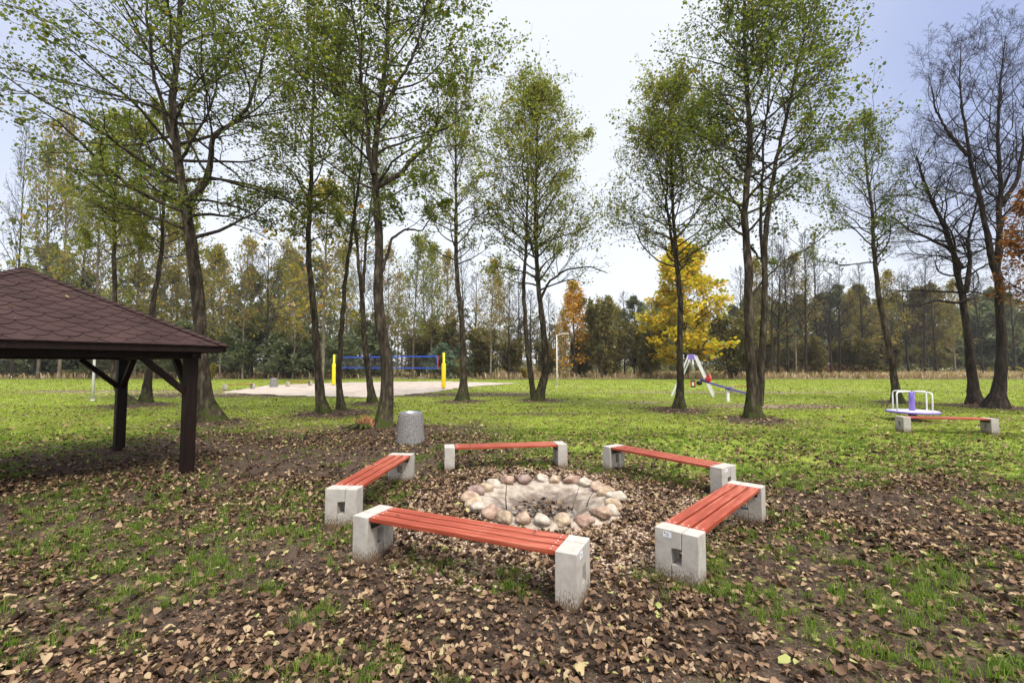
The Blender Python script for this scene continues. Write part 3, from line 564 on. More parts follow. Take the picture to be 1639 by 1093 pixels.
# ------------------------------------------------------------------ fire pit
def rock(rng, rx, ry, rz):
    bm = bmesh.new(); bmesh.ops.create_icosphere(bm, subdivisions=3, radius=1)
    ks = [(Vector((rng.gauss(0, 1), rng.gauss(0, 1), rng.gauss(0, 1))).normalized(), rng.uniform(.60, .88)) for _ in range(14)]
    for v in bm.verts:
        c = v.co.copy()
        for d, h in ks:
            e = c.dot(d)
            if e > h: c -= d * (e - h) * .93
        f = 1 + .05 * math.sin(5 * c.x + 3 * c.y) + .04 * math.sin(7 * c.z + 4 * c.x)
        v.co = Vector((c.x * rx * f, c.y * ry * f, c.z * rz * f))
    for f in bm.faces: f.smooth = True
    me = bpy.data.meshes.new('stone'); bm.to_mesh(me); bm.free(); return me
def firepit():
    t = empty('fire_pit', PIT, 0, 'round fire pit of field stones set in pale mortar, between the benches', 'fire pit')
    n = 72; prof = [(1.13, -.05), (1.11, -.01), (1.07, .02), (1.02, .035), (.96, .035), (.88, .02), (.78, -.015), (.66, -.05), (.54, -.105), (.46, -.14), (.30, -.155), (.05, -.16)]
    rg = np.random.RandomState(5); V = []; 
    for j, (r, z) in enumerate(prof):
        for k in range(n):
            a = 6.28318 * k / n; x, y = math.cos(a), math.sin(a); nn_ = float(vnoise(x * 3 + 10, y * 3 + 10 + r * 4, 77, .4)) - .5; n2 = float(vnoise(x * r * 9 + 50, y * r * 9 + 50, 78, .5)) - .5
            rr = r * (1 + .05 * nn_) if j < 3 else r * (1 + .02 * nn_); V.append((rr * x, rr * y, z + .018 * nn_ + .016 * n2))
    F = [(j * n + k, j * n + (k + 1) % n, (j + 1) * n + (k + 1) % n, (j + 1) * n + k) for j in range(len(prof) - 1) for k in range(n)]
    link('mortar_bowl', fast_mesh('mortar_bowl', np.array(V), np.array(F), True), M['mortar'], t)
    V = [(0, 0, -.125)]; 
    for j in range(1, 6):
        for k in range(40):
            a = 6.28318 * k / 40; r = .115 * j; V.append((r * math.cos(a), r * math.sin(a), -.120 - .006 * j + (rg.rand() - .5) * .03))
    bm = bmesh.new(); vv = [bm.verts.new(v) for v in V]
    for k in range(40): bm.faces.new((vv[0], vv[1 + k], vv[1 + (k + 1) % 40]))
    for j in range(4):
        for k in range(40): bm.faces.new((vv[1 + j * 40 + k], vv[1 + j * 40 + (k + 1) % 40], vv[1 + (j + 1) * 40 + (k + 1) % 40], vv[1 + (j + 1) * 40 + k]))
    me = bpy.data.meshes.new('ash'); bm.to_mesh(me); bm.free(); link('ash_bed', me, M['ash'], t)
    rng = random.Random(8); k = 24; a0 = 0; sizes = [rng.uniform(.8, 1.25) for _ in range(k)]; tot = sum(sizes); a = .1
    cols_ = [0, 4, 2, 1, 0, 2, 3, 1, 2, 0, 3, 4, 0, 2, 1, 0, 4, 2, 0, 1, 4, 2, 0, 2]
    for i in range(k):
        da = 6.28318 * sizes[i] / tot; am = a + da / 2; a += da; half = 1.05 * da / 2 * .98
        rad = 1.01 + rng.uniform(-.035, .035)
        o = link('stone', rock(rng, half, rng.uniform(.125, .175), rng.uniform(.08, .11)), M['stone%d' % cols_[i]], t, (rad * math.cos(am), rad * math.sin(am), .060 + rng.uniform(-.02, .02)), (rng.uniform(-.2, .2), rng.uniform(-.15, .15), am + R(90)))
    g = 'twigs lying in the fire pit'
    def stick(pts, r, label, m, nm='stick'):
        q = B(); c = Vector(pts[0]); P0 = PIT + c
        q.tube([Vector(p) - c for p in pts], [r * (1 - .6 * i / (len(pts) - 1)) for i in range(len(pts))], 7); o = q.obj(nm, m, None, P0); return props(o, label, 'stick', g)
    stick([(-.42, -.30, -.10), (-.2, -.26, -.12), (.05, -.27, -.11), (.3, -.33, -.08)], .02, 'thick charred stick lying across the front of the fire pit', M['char'])
    stick([(-.52, -.02, -.12), (-.53, 0, .05), (-.52, .02, .2), (-.525, .02, .27)], .009, 'thin twig standing upright in the left of the fire pit', M['char'])
    stick([(.42, .02, -.15), (.46, .04, 0), (.53, .08, .16), (.55, .1, .24)], .006, 'thin twig leaning upright in the right of the fire pit', M['twig'])
    stick([(.62, -.05, -.06), (.66, 0, .03), (.74, .05, .13)], .008, 'short dark twig poking up at the right wall of the fire pit', M['char'])
    q = B(); rg2 = random.Random(4)
    for i in range(26):
        a_ = rg2.uniform(0, 6.28); r_ = rg2.uniform(0, .42); p = Vector((r_ * math.cos(a_), r_ * math.sin(a_), -.115 + rg2.uniform(0, .05))); d = Vector((rg2.gauss(0, 1), rg2.gauss(0, 1), rg2.gauss(0, .35))).normalized() * rg2.uniform(.03, .10)
        q.tube([p - d, p + Vector((0, 0, .008)), p + d], [.006, .006, .003], 5)
    q.obj('charred_debris', M['char'], t)
firepit()
# fallen sticks on the ground
def gstick(a, b, r, label, n=6, seed=1, m='twig'):
    A, Bq = G(*a), G(*b); rg = random.Random(seed); pts = []
    for i in range(n):
        p = A.lerp(Bq, i / (n - 1)); d = (Bq - A).normalized(); s = Vector((-d.y, d.x, 0)); p = p + s * rg.uniform(-.03, .03) * (Bq - A).length; p.z = float(height(p.x, p.y)) + .02 + rg.uniform(0, .02); pts.append(p - A)
    q = B(); q.tube(pts, [r * (1 - .6 * i / (n - 1)) for i in range(n)], 6); props(q.obj('stick', M[m], None, A), label, 'stick', 'dead sticks lying on the ground')
gstick((455, 833), (522, 815), .012, 'long thin stick lying on the soil left of the left bench', seed=2)
gstick((480, 786), (523, 785), .009, 'thin straight stick behind the near leg of the left bench', seed=3)
gstick((632, 898), (690, 884), .016, 'broken stick lying under the front bench', seed=4)
gstick((1140, 912), (1262, 914), .005, 'pale thin twig lying in the grass right of the right bench', seed=5)

# ------------------------------------------------------------------ litter bin
def bin_(loc, label, s=1.0):
    t = empty('litter_bin', loc, 0, label, 'litter bin', 'grey aggregate concrete litter bins', scale=s)
    B().lathe([(.33, -.02), (.345, .02), (.345, .05), (.335, .2), (.315, .45), (.295, .70), (.288, .745), (.275, .765), (.235, .768), (.228, .75), (.225, .60)], 48).obj('body', M['bin'], t)
    B().lathe([(.20, .30), (.222, .32), (.222, .758), (.243, .774), (.240, .780), (.214, .764), (.212, .33), (.05, .322)], 48).obj('liner', M['zinc'], t)
    return t
g_ = G(652, 713); bin_((g_.x, g_.y + .33, 0), 'grey speckled concrete litter bin beside the big double-stemmed tree')
g_ = G(435, 620); bin_((g_.x, g_.y + .33, .03), 'far grey concrete litter bin between two benches by the sand court')

# ------------------------------------------------------------------ gazebo
def gazebo():
    A = G(297, 757); A.x += .02; Bp = G(190, 721)
    ex = (Bp - A).normalized(); S = (Bp - A).length; ey = Vector((-ex.y, ex.x, 0))   # ey should point toward the hidden near-left side
    if ey.y > 0: ey = -ey
    c = A + ex * S / 2 + ey * S / 2
    ang = math.atan2(ex.y, ex.x)
    t = empty('gazebo', c, ang, 'open timber gazebo with dark posts and a brown hexagon shingle roof', 'gazebo')
    # local frame: +x = ex ; +y = rotate ex by 90 ; our ey may be -y
    h = S / 2; z0 = 2.06; pw = .185
    for sx in (-1, 1):
        for sy in (-1, 1): 
            b = B(); b.box((0, 0, z0 / 2 - .02), (pw, pw, z0 + .04), bev=.008); b.obj('post', M['timber'], t, (sx * h, sy * h, 0))
            bb = .62
            for ax in (0, 1):
                d = Vector((-sx, 0, 0)) if ax == 0 else Vector((0, -sy, 0)); o_ = Vector((0, -sy * .0, 0))
                p0 = Vector((sx * h, sy * h, z0 - bb)) + d * .05; p1 = Vector((sx * h, sy * h, z0 + .01)) + d * (bb + .10)
                B().beam(p0, p1, .10, .10, .006).obj('brace', M['timber'], t)
    for s in (-1, 1):
        B().box((0, s * h, z0 + .07), (2 * h + .5, .14, .14), bev=.006).obj('beam', M['timber'], t)
        B().box((s * h, 0, z0 + .075), (.14, 2 * h - .145, .135), bev=.006).obj('beam', M['timber'], t)
    e = h + .42; ze = z0 + .19; za = 3.62; 
    for s in (-1, 1):
        B().box((0, s * (e - .02), ze - .02), (2 * e - .04, .035, .11)).obj('fascia', M['timber'], t)
        B().box((s * (e - .02), 0, ze - .02), (.035, 2 * e - .079, .11)).obj('fascia', M['timber'], t)
    # deck under the shingles
    b = B(); bm = b.bm; q = [bm.verts.new((sx * e, sy * e, ze + .03)) for sx, sy in ((-1, -1), (1, -1), (1, 1), (-1, 1))]; ap = bm.verts.new((0, 0, za - .02)); q2 = [bm.verts.new((sx * (e - .05), sy * (e - .05), ze + .005)) for sx, sy in ((-1, -1), (1, -1), (1, 1), (-1, 1))]; ap2 = bm.verts.new((0, 0, za - .08))
    for k in range(4):
        bm.faces.new((q[k], q[(k + 1) % 4], ap)); bm.faces.new((q2[(k + 1) % 4], q2[k], ap2)); bm.faces.new((q[(k + 1) % 4], q[k], q2[k], q2[(k + 1) % 4]))
    b.obj('roof_deck', M['timber'], t)
    for sx in (-1, 1):
        for sy in (-1, 1): B().beam((sx * (e - .06), sy * (e - .06), ze - .03), (sx * .05, sy * .05, za - .17), .08, .12).obj('rafter', M['timber'], t)
    for k in range(4):
        rz = k * R(90); nx = 3
        for xx in (-1.2, -.4, .4, 1.2):
            f = abs(xx) / e; 
            r_ = B().beam((xx, -(e - .06), ze - .03), (xx, -(abs(xx) + .06), ze + (za - ze) * (1 - (abs(xx) + .06) / e) - .10), .06, .10).obj('rafter', M['timber'], t, None, (0, 0, rz))
    # shingles: rows of rounded tabs, each its own thin leaf laid over the row below
    slope = Vector((0, e, za - ze - .03)); Ls = slope.length; sd_ = slope.normalized(); nrm = Vector((0, -sd_.z, sd_.y)); rh = .152; tw = .335; rows = int(Ls / rh) + 1
    for k in range(4):
        bm = bmesh.new(); base = Vector((0, -e, ze + .032)); rg = random.Random(k)
        for r in range(-1, rows):
            s0 = r * rh - .02; off = (r % 2) * tw / 2; nt_ = int(2 * e / tw) + 3
            for i in range(nt_):
                xc = -e - tw + i * tw + off
                prof = [(-.5, .95), (-.5, .42), (-.43, .26), (-.33, .10), (-.2, .0), (.2, .0), (.33, .10), (.43, .26), (.5, .42), (.5, .95)]; vs_ = []; ok = False
                lift = .008 + rg.uniform(0, .004)
                for (u, v) in prof:
                    s = max(-.03, min(Ls, s0 + v * rh * 2.0)); lim = e * (1 - s / Ls) + .01; x = xc + u * (tw - .007)
                    if abs(x) < lim: ok = True
                    x = max(-lim, min(lim, x)); z = lift + .020 * (1 - v); vs_.append(base + Vector((x, 0, 0)) + sd_ * s + nrm * z)
                if not ok: continue
                bv = []
                for p in vs_:
                    if not bv or (bv[-1].co - p).length > 1e-5: bv.append(bm.verts.new(p))
                if len(bv) > 2 and (bv[0].co - bv[-1].co).length < 1e-5: bm.verts.remove(bv.pop())
                if len(bv) < 3: continue
                lo = [bm.verts.new(v.co - nrm * .012) for v in bv]
                try: bm.faces.new(bv)
                except ValueError: continue
                m_ = len(bv)
                for j in range(m_): bm.faces.new((bv[(j + 1) % m_], bv[j], lo[j], lo[(j + 1) % m_]))
        me = bpy.data.meshes.new('shingles'); bm.to_mesh(me); bm.free(); link('shingles', me, M['shingle'], t, None, (0, 0, k * R(90)))
    rq = np.random.RandomState(6); C = []
    for k in range(4):
        for _ in range(6):
            sx_ = (rq.rand() * .7 + .05) * Ls; xx = (rq.rand() * 2 - 1) * e * (1 - sx_ / Ls) * .85; p = Vector((0, -e, ze + .032)) + Vector((xx, 0, 0)) + sd_ * sx_ + nrm * .045; p = Matrix.Rotation(k * R(90), 3, 'Z') @ p; p = Matrix.Rotation(ang, 3, 'Z') @ p + c; C.append(p)
    V, F = leaves(rq, np.array(C), .06, tilt=.5, aspect=.7, fold=.3); props(link('leaves_on_roof', fast_mesh('leaves_on_roof', V, F), M['litter_pale']), 'a few dry leaves lying on the gazebo roof', 'leaves', kind='stuff')
    for sx, sy in ((1, 1), (1, -1), (-1, 1), (-1, -1)):
        bm = bmesh.new(); a = Vector((sx * (e + .01), sy * (e + .01), ze + .035)); b_ = Vector((0, 0, za + .0)); d = (b_ - a); L = d.length; d.normalize(); side = d.cross(Vector((0, 0, 1))).normalized(); nup = side.cross(d).normalized()
        n_ = int(L / .135)
        for i in range(n_ + 1):
            p = a + d * (i * .135); q = a + d * min(L, i * .135 + .19); up = nup * .028; vs_ = []
            row = []
            for (pt, hh) in ((p, .034), (q, .014)):
                row.append([bm.verts.new(pt + side * w_ + nup * (hh + (-.032 if w_ else 0))) for w_ in (-.125, 0, .125)])
            for j in (0, 1): bm.faces.new((row[0][j], row[0][j + 1], row[1][j + 1], row[1][j]))
            lo = [bm.verts.new(v.co - nup * .012) for v in row[0]]
            for j in (0, 1): bm.faces.new((row[0][j + 1], row[0][j], lo[j], lo[j + 1]))
        me = bpy.data.meshes.new('hip_cap'); bm.to_mesh(me); bm.free(); link('hip_cap', me, M['shingle'], t)
gazebo()

# ------------------------------------------------------------------ lamps
def lamp(base, hgt, label):
    t = empty('street_lamp', base, 0, label, 'street lamp', 'slim grey lamp posts')
    B().tube([(0, 0, 0), (0, 0, hgt * .3), (0, 0, hgt)], [.075, .06, .045], 12).obj('pole', M['lamp'], t)
    B().lathe([(.13, 0), (.13, .03), (.09, .05)], 16).obj('base_plate', M['lamp'], t)
    B().tube([(0, 0, hgt - .04), (.45, -.1, hgt + .06)], .03, 8).obj('arm', M['lamp'], t)
    b = B(); b.box((.75, -.17, hgt + .09), (.70, .24, .07), rz=-.22, bev=.03); h_ = b.obj('lamp_head', M['white'], t)
lamp(G(148, 641), 4.75, 'slim grey lamp post seen under the left edge of the gazebo roof')
lamp(G(891.5, 619), 4.75, 'slim grey lamp post with a short arm at the far edge of the lawn')

# ------------------------------------------------------------------ volleyball court
def volleyball():
    A = G(534, 617); Bq = G(710, 622.5)
    for p, l_ in ((A, 'left yellow padded post of the volleyball net'), (Bq, 'right yellow padded post of the volleyball net')):
        t = empty('net_post', p, 0, l_, 'net post', 'yellow volleyball posts')
        B().tube([(0, 0, 0), (0, 0, 3.0)], .095, 12).obj('pole', M['yellow'], t)
        b = B(); b.lathe([(.17, .1), (.175, .14), (.175, 2.05), (.15, 2.12)], 16); b.obj('padding', M['yellow'], t)
        if p is A:
            for k in range(5): B().box((.24, -.02, .35 + .38 * k), (.07, .10, .07)).obj('strap', M['white'], t)
    d = Bq - A; an = math.atan2(d.y, d.x); L = d.length
    n = empty('volleyball_net', A, an, 'blue-edged volleyball net with red end bands over the sand', 'volleyball net')
    x0, x1 = .75, L - .62
    dz = .2
    def zt(u): return 2.76 - .10 * u
    for z_, nm_ in ((2.72, 'top_band'), (1.72, 'bottom_band')):
        b = B(); b.box(((x0 + x1) / 2, 0, z_), (x1 - x0, .02, .10 if nm_[0] == 't' else .08)); b.obj(nm_, M['blue'], n)
    for x_ in (x0, x1):
        B().box((x_, 0, 2.22), (.09, .026, 1.12)).obj('end_band', M['red_band'], n)
        B().tube([(x_ - .09, .0, 1.66), (x_ - .09, 0, 2.76)], .022, 6).obj('end_rod', M['blue'], n)
    b = B()
    for k in range(1, 90): x_ = x0 + (x1 - x0) * k / 90; b.box((x_, 0, 2.22), (.010, .006, .90))
    for k in range(1, 9): b.box(((x0 + x1) / 2, .004, 1.76 + k * .103), (x1 - x0, .006, .010))
    b.obj('mesh', M['net'], n)
    for (a, c) in (((.05, 0, 2.72), (x0, 0, 2.72)), ((.05, 0, 1.72), (x0, 0, 1.72)), ((x1, 0, 2.72), (L - .05, 0, 2.72)), ((x1, 0, 1.72), (L - .05, 0, 1.72))): B().tube([a, c], .014, 5).obj('rope', M['net'], n)
volleyball()

# ------------------------------------------------------------------ playground
def swing():
    a, b_ = G(1075.5, 634), G(1141.5, 636); c = (a + b_) / 2; w2 = (b_ - a).length / 2 * 1.03; Hs = 2.62
    t = empty('tyre_swing', c, R(-25), 'white and purple A-frame swing with one hanging seat on the lawn', 'swing')
    dl = 2.5
    for yy in (0, dl):
        for s in (-1, 1): B().beam((s * w2, yy, -.05), (s * .15, yy + (.0), Hs - .02), .10, .10, .01).obj('leg', M['white'], t)
        b = B(); b.prism([(-.20, Hs - .30), (.20, Hs - .30), (.16, Hs - .04), (.13, Hs + .02), (-.13, Hs + .02), (-.16, Hs - .04)], yy - .07, yy + .07, .01); b.obj('bracket', M['purple'], t)
    B().beam((0, -.05, Hs - .10), (0, dl + .05, Hs - .10), .10, .10).obj('crossbar', M['white'], t)
    q = dl * .5
    for s in (-1, 1):
        for dy in (-.17, .17): B().tube([(s * .02, q + dy * .5, Hs - .16), (s * .07, q + dy, .92)], .02, 6).obj('chain', M['chain'], t)
    seat = B(); 
    for z_ in (.60, .92): seat.tube([(.13 * math.cos(k * 6.2832 / 14), q + .2 * math.sin(k * 6.2832 / 14), z_) for k in range(15)], .045, 8, cap=False)
    seat.box((0, q, .56), (.24, .30, .06), bev=.02); s_ = seat.obj('seat', M['black'], t)
    for s in (-1, 1): B().box((s * .12, q - .02, .76), (.07, .36, .30), bev=.02).obj('side_panel', M['red'], s_)
    B().box((0, q - .2, .76), (.10, .04, .28)).obj('front_panel', M['white'], s_)
swing()
def seesaw():
    c = G(1167, 643); Y = c.y; a = P(1121, 608.5, Y); b_ = P(1216, 636, Y - .25); ca = a - c; cb = b_ - c
    t = empty('seesaw', c, 0, 'purple seesaw beam tilted down to the right behind the forked tree', 'seesaw')
    B().beam(ca, cb, .10, .10, .01).obj('beam', M['violet_dark'], t)
    zt = (ca.z + cb.z) / 2
    b = B(); b.box((-.06, 0, zt / 2 - .05), (.13, .13, zt + .02), bev=.01); b.obj('post', M['white'], t)
    B().tube([(-.06, -.16, zt - .02), (-.06, .16, zt - .02)], .06, 12).obj('pivot', M['steel'], t)
    d = (cb - ca).normalized(); up = Vector((-d.z, 0, d.x))
    for q, s in ((ca, 1), (cb, -1)):
        o = q + d * (s * .36)
        h_ = B(); h_.tube([o + up * .05 + Vector((0, -.17, 0)), o + up * .30 + Vector((0, -.17, 0)), o + up * .40, o + up * .30 + Vector((0, .17, 0)), o + up * .05 + Vector((0, .17, 0))], .045, 8); h_.box(o + up * .14, (.22, .34, .20), bev=.03); h_.obj('handle', M['red'], t)
        B().beam(q + up * .07 - d * (s * .02), q + up * .07 + d * (s * .26), .26, .05, .02, 0).obj('seat', M['violet_dark'], t)
        B().lathe([(.02, -.12), (.13, -.10), (.15, 0), (.13, .10), (.02, .12)], 16, tuple(q - up * .15 - Vector((s * .02, 0, 0)))).obj('bumper', M['black'], t)
seesaw()
def roundabout():
    Y = 16.2; c = Vector(((1459.5 - CX) / FPX * Y, Y, 0)); c.x -= .08
    t = empty('merry_go_round', c, 0, 'white and purple playground merry-go-round behind the lone bench', 'merry-go-round')
    B().lathe([(.70, .285), (.748, .275), (.753, .30), (.753, .335), (.74, .345), (.71, .345)], 56).obj('rim', M['purple'], t)
    B().lathe([(.71, .29), (.715, .349), (.05, .352)], 56).obj('platform', M['white'], t)
    B().lathe([(.12, -.02), (.12, .28)], 20).obj('foot', M['violet_dark'], t)
    B().lathe([(.085, .35), (.085, .99), (.06, 1.01)], 20).obj('centre_post', M['purple'], t)
    for k in range(4):
        a = R(200 + 90 * k - 8); 
        pts = [(.66, .34), (.66, .7), (.66, .90), (.645, .97), (.59, 1.01), (.46, 1.02), (.06, 1.02)]
        B().tube([(r_ * math.cos(a), r_ * math.sin(a), z_) for r_, z_ in pts], .024, 10).obj('handrail', M['white'], t)
roundabout()

# ------------------------------------------------------------------ trees
def unit(v): return v / (np.linalg.norm(v, axis=-1, keepdims=True) + 1e-9)
def tubes(PP, RR, S):
    N_, K = RR.shape; T = unit(np.gradient(PP, axis=1)); ref = np.where(np.abs(T[:, :1, 2:3]) > .8, np.array([[[1., 0, 0]]]), np.array([[[0, 0, 1.]]]))
    n1 = unit(np.cross(T, np.broadcast_to(ref, T.shape))); n2 = np.cross(T, n1); th = np.arange(S) * 2 * np.pi / S
    V = PP[:, :, None] + RR[:, :, None, None] * (n1[:, :, None] * np.cos(th)[None, None, :, None] + n2[:, :, None] * np.sin(th)[None, None, :, None])
    i = np.arange(N_ * K * S).reshape(N_, K, S); j = np.roll(i, -1, 2)
    F = np.stack([i[:, :-1], j[:, :-1], j[:, 1:], i[:, 1:]], -1).reshape(-1, 4); return V.reshape(-1, 3), F
def walk(rs, P0, D0, L, K, wob, up, droop=0.0):
    n = len(P0); d = D0.copy(); p = P0.copy(); o = [p.copy()]; st_ = (L / (K - 1))[:, None]
    for k in range(K - 1):
        p = p + d * st_; o.append(p.copy()); d = unit(d + rs.randn(n, 3) * wob + np.array([[0, 0, up - droop * k / K]]))
    return np.stack(o, 1)
def samp(PP, idx, t):
    K = PP.shape[1]; f = t * (K - 1); i = np.minimum(f.astype(int), K - 2); fr = (f - i)[:, None]
    a = PP[idx, i]; b = PP[idx, i + 1]; return a + (b - a) * fr, unit(b - a)
def sprout(rs, PP, RR, LL, n, lf, ang, K, wob, up, t0=.18, rmin=.004, taper=.5):
    m = len(PP); idx = np.repeat(np.arange(m), n); t = (np.tile(np.arange(n), m) + rs.rand(m * n)) / n * (1 - t0) + t0; t = np.minimum(t, .985)
    p, T = samp(PP, idx, t); q = unit(np.cross(T, rs.randn(m * n, 3))); a = np.radians(ang + rs.randn(m * n) * 9)[:, None]
    D = unit(T * np.cos(a) + q * np.sin(a)); D[:, 2] = np.where(D[:, 2] < -.35, D[:, 2] * .3, D[:, 2]); D = unit(D)
    L = LL[idx] * lf * (1.0 - .5 * t) * (.6 + .8 * rs.rand(m * n)); K0 = PP.shape[1]; r0 = RR[idx, np.minimum((t * (K0 - 1)).astype(int), K0 - 1)] * taper
    r0 = np.maximum(r0, rmin); P2 = walk(rs, p, D, L, K, wob, up); R2 = r0[:, None] * np.linspace(1, .35, K)[None]; return P2, R2, L
def stem_curve(pts, rad, n, seed, wig=.0):
    pts = np.array(pts, float); rad = np.array(rad, float); s = np.concatenate([[0], np.cumsum(np.linalg.norm(np.diff(pts, axis=0), axis=1))]); u = np.linspace(0, s[-1], n)
    c = np.stack([np.interp(u, s, pts[:, k]) for k in range(3)], 1)
    for _ in range(2 if n > 12 else 0): c[1:-1] = .25 * c[:-2] + .5 * c[1:-1] + .25 * c[2:]
    r = np.interp(u, s, rad); g = np.random.RandomState(seed)
    if wig:
        w1 = np.cumsum(g.randn(n, 3), 0) * wig; w1 -= np.linspace(0, 1, n)[:, None] * w1[-1]; c[:, :2] += (w1 * np.sin(np.pi * np.linspace(0, 1, n))[:, None])[:, :2]
    return c, r
def build_tree(seed, stems, prof, n1, n2=8, n3=5, nl=8, leaf=.11, h0=.3, ang=(48, 25), simple=False, S=14, roots=True, lf2=.5, lf3=.5, bare=False, up=.05, wob=.14, spread=.14, needles=False, flare=1.0, yflat=1.0, lpow=1.0, r1k=.45, clus=0.0, aspect=.8, n4=0):
    """stems: (points, radii, first height of branches or None). prof: (heights, branch lengths). Returns woody mesh and leaf mesh."""
    rs = np.random.RandomState(seed); VV, FF, off = [], [], 0; LV = []
    def addt(V, F):
        nonlocal off
        VV.append(V); FF.append(F + off); off += len(V)
    zs, ls = prof
    for si, (pts, rad, hb_) in enumerate(stems):
        n = 44 if S > 8 else 14; c, r = stem_curve(pts, rad, n, seed + si, .02 if S > 8 else .03)
        # ring with root flare and bark knobs
        T = unit(np.gradient(c, axis=0)); n1v = unit(np.cross(T, np.array([[0, 1., 0]]))); n2v = np.cross(T, n1v); th = np.arange(S) * 2 * np.pi / S
        low = np.exp(-np.maximum(c[:, 2], 0) / (.30 * flare + .02)) if si == 0 and roots else np.zeros(n)
        kf = rs.randint(4, 7); ph = rs.rand() * 6
        lob = (.75 + .55 * np.cos(kf * th + ph) + .25 * np.cos(2 * th + ph * 2))
        rr = r[:, None] * (1 + low[:, None] * (1.1 * flare) * np.maximum(lob, .1)[None]) * (1 + (.07 if S > 8 else .0) * rs.randn(n, S) * np.linspace(1, .5, n)[:, None])
        V = c[:, None] + rr[..., None] * (n1v[:, None] * np.cos(th)[None, :, None] + n2v[:, None] * np.sin(th)[None, :, None])
        i = np.arange(n * S).reshape(n, S); j = np.roll(i, -1, 1); F = np.stack([i[:-1], i[1:], j[1:], j[:-1]], -1).reshape(-1, 4); addt(V.reshape(-1, 3), F)
        if roots and si == 0:
            m = 9; a = np.arange(m) * 2 * np.pi / m + rs.rand(m) * .5; D = np.stack([np.cos(a), np.sin(a), -.16 + .06 * rs.rand(m)], 1); p0 = np.repeat(c[:1], m, 0) + D * r[0] * .7 + np.array([[0, 0, .10 * flare]])
            Pr = walk(rs, p0, unit(D), r[0] * (3.0 + 3.5 * rs.rand(m)), 7, .16, -.05); Rr = (r[0] * (.24 + .16 * rs.rand(m)))[:, None] * np.linspace(1, .12, 7)[None]; V, F = tubes(Pr, Rr, 7); addt(V, F)
        if hb_ is None: continue
        K0 = n; zmax = c[-1, 2]; cnt = max(4, int(n1 * (zmax - hb_) / max(1e-3, (zs[-1] - min(zs[0], hb_)))))
        f = (np.arange(cnt) + rs.rand(cnt)) / cnt; zt = hb_ + (zmax - hb_) * f ** lpow; t = np.interp(zt, c[:, 2], np.linspace(0, 1, n)); t = np.minimum(t, .995)
        p, Tt = samp(c[None], np.zeros(cnt, int), t); az = np.arange(cnt) * 2.4 + rs.rand(cnt) * 1.2; el = np.radians(np.interp(f, [0, 1], [ang[1], ang[0] + 15]) + rs.randn(cnt) * 9)
        D = np.stack([np.cos(az) * np.cos(el), np.sin(az) * np.cos(el) * yflat, np.sin(el)], 1)
        L = np.interp(p[:, 2], zs, ls) * (.65 + .5 * rs.rand(cnt)) + .15
        r1 = np.minimum(np.interp(t, np.linspace(0, 1, n), r) * r1k, .012 + .016 * L) 
        P1 = walk(rs, p, unit(D), L, 9 if S > 8 else 5, wob, up); R1 = r1[:, None] * np.linspace(1, .22, P1.shape[1])[None]; V, F = tubes(P1, R1, 6 if S > 8 else 4); addt(V, F)
        P2, R2, L2 = sprout(rs, P1, R1, L, n2, lf2, 45, 6 if S > 8 else 4, wob * 1.2, up * 1.2, t0=.32, rmin=.006 if S > 8 else .014); V, F = tubes(P2, R2, 4 if S > 8 else 3); addt(V, F)
        LV.append((P2, L2, .5))
        if n3:
            P3, R3, L3 = sprout(rs, P2, R2, L2, n3, lf3, 42, 4, wob * 1.4, up, t0=.15, rmin=.0045 if S > 8 else .010)
            V, F = tubes(P3, R3, 3); addt(V, F); LV.append((P3, L3, 1.0))
            if n4:
                P4, R4, L4 = sprout(rs, P3, R3, L3, n4, .6, 38, 3, wob * 1.4, up, t0=.1, rmin=.0035 if S > 8 else .009); V, F = tubes(P4, R4, 3); addt(V, F)
    wood = fast_mesh('trunk', np.concatenate(VV), np.concatenate(FF), True); crown = None
    if nl and not bare:
        CC, AA = [], []
        for PPx, LLx, wgt in LV[:] if n3 == 0 else LV:
            k = max(1, int(round(nl * wgt * (1 if n3 else 2)))); m = len(PPx); idx = np.repeat(np.arange(m), k); t = .15 + .85 * rs.rand(m * k); p, T = samp(PPx, idx, np.minimum(t, .99)); 
            sp_ = np.minimum(spread, .5 * LLx[idx])[:, None] if clus == 0 else spread
            CC.append(p + rs.randn(m * k, 3) * sp_); AA.append(T + rs.randn(m * k, 3) * .5)
        C = np.concatenate(CC); A = np.concatenate(AA); keep = C[:, 2] > .12; C = C[keep]; A = A[keep]
        # uneven density: whole sprays bare, others thick
        dn = fbm(C[:, 0] * 1.0 + C[:, 1] * .6, C[:, 2] + C[:, 1] * .4, seed + 5, 1.5 if S > 8 else 2.0, 3); keep = rs.rand(len(C)) < .50 + .7 * sstep(.36, .6, dn); C = C[keep]; A = A[keep]
        V, F = leaves(rs, C, leaf, tilt=1.3, aspect=aspect, fold=.25, simple=simple, A=A if needles else None); crown = fast_mesh('crown', V, F)
    return wood, crown
def plant(name, wood, crown, loc, label, cat, wm, lm, group=None, rz=0, sc_=1.0):
    t = empty(name, loc, rz, label, cat, group, sc_)
    link('trunk', wood, M[wm], t)
    if crown: link('crown', crown, M[lm], t)
    return t
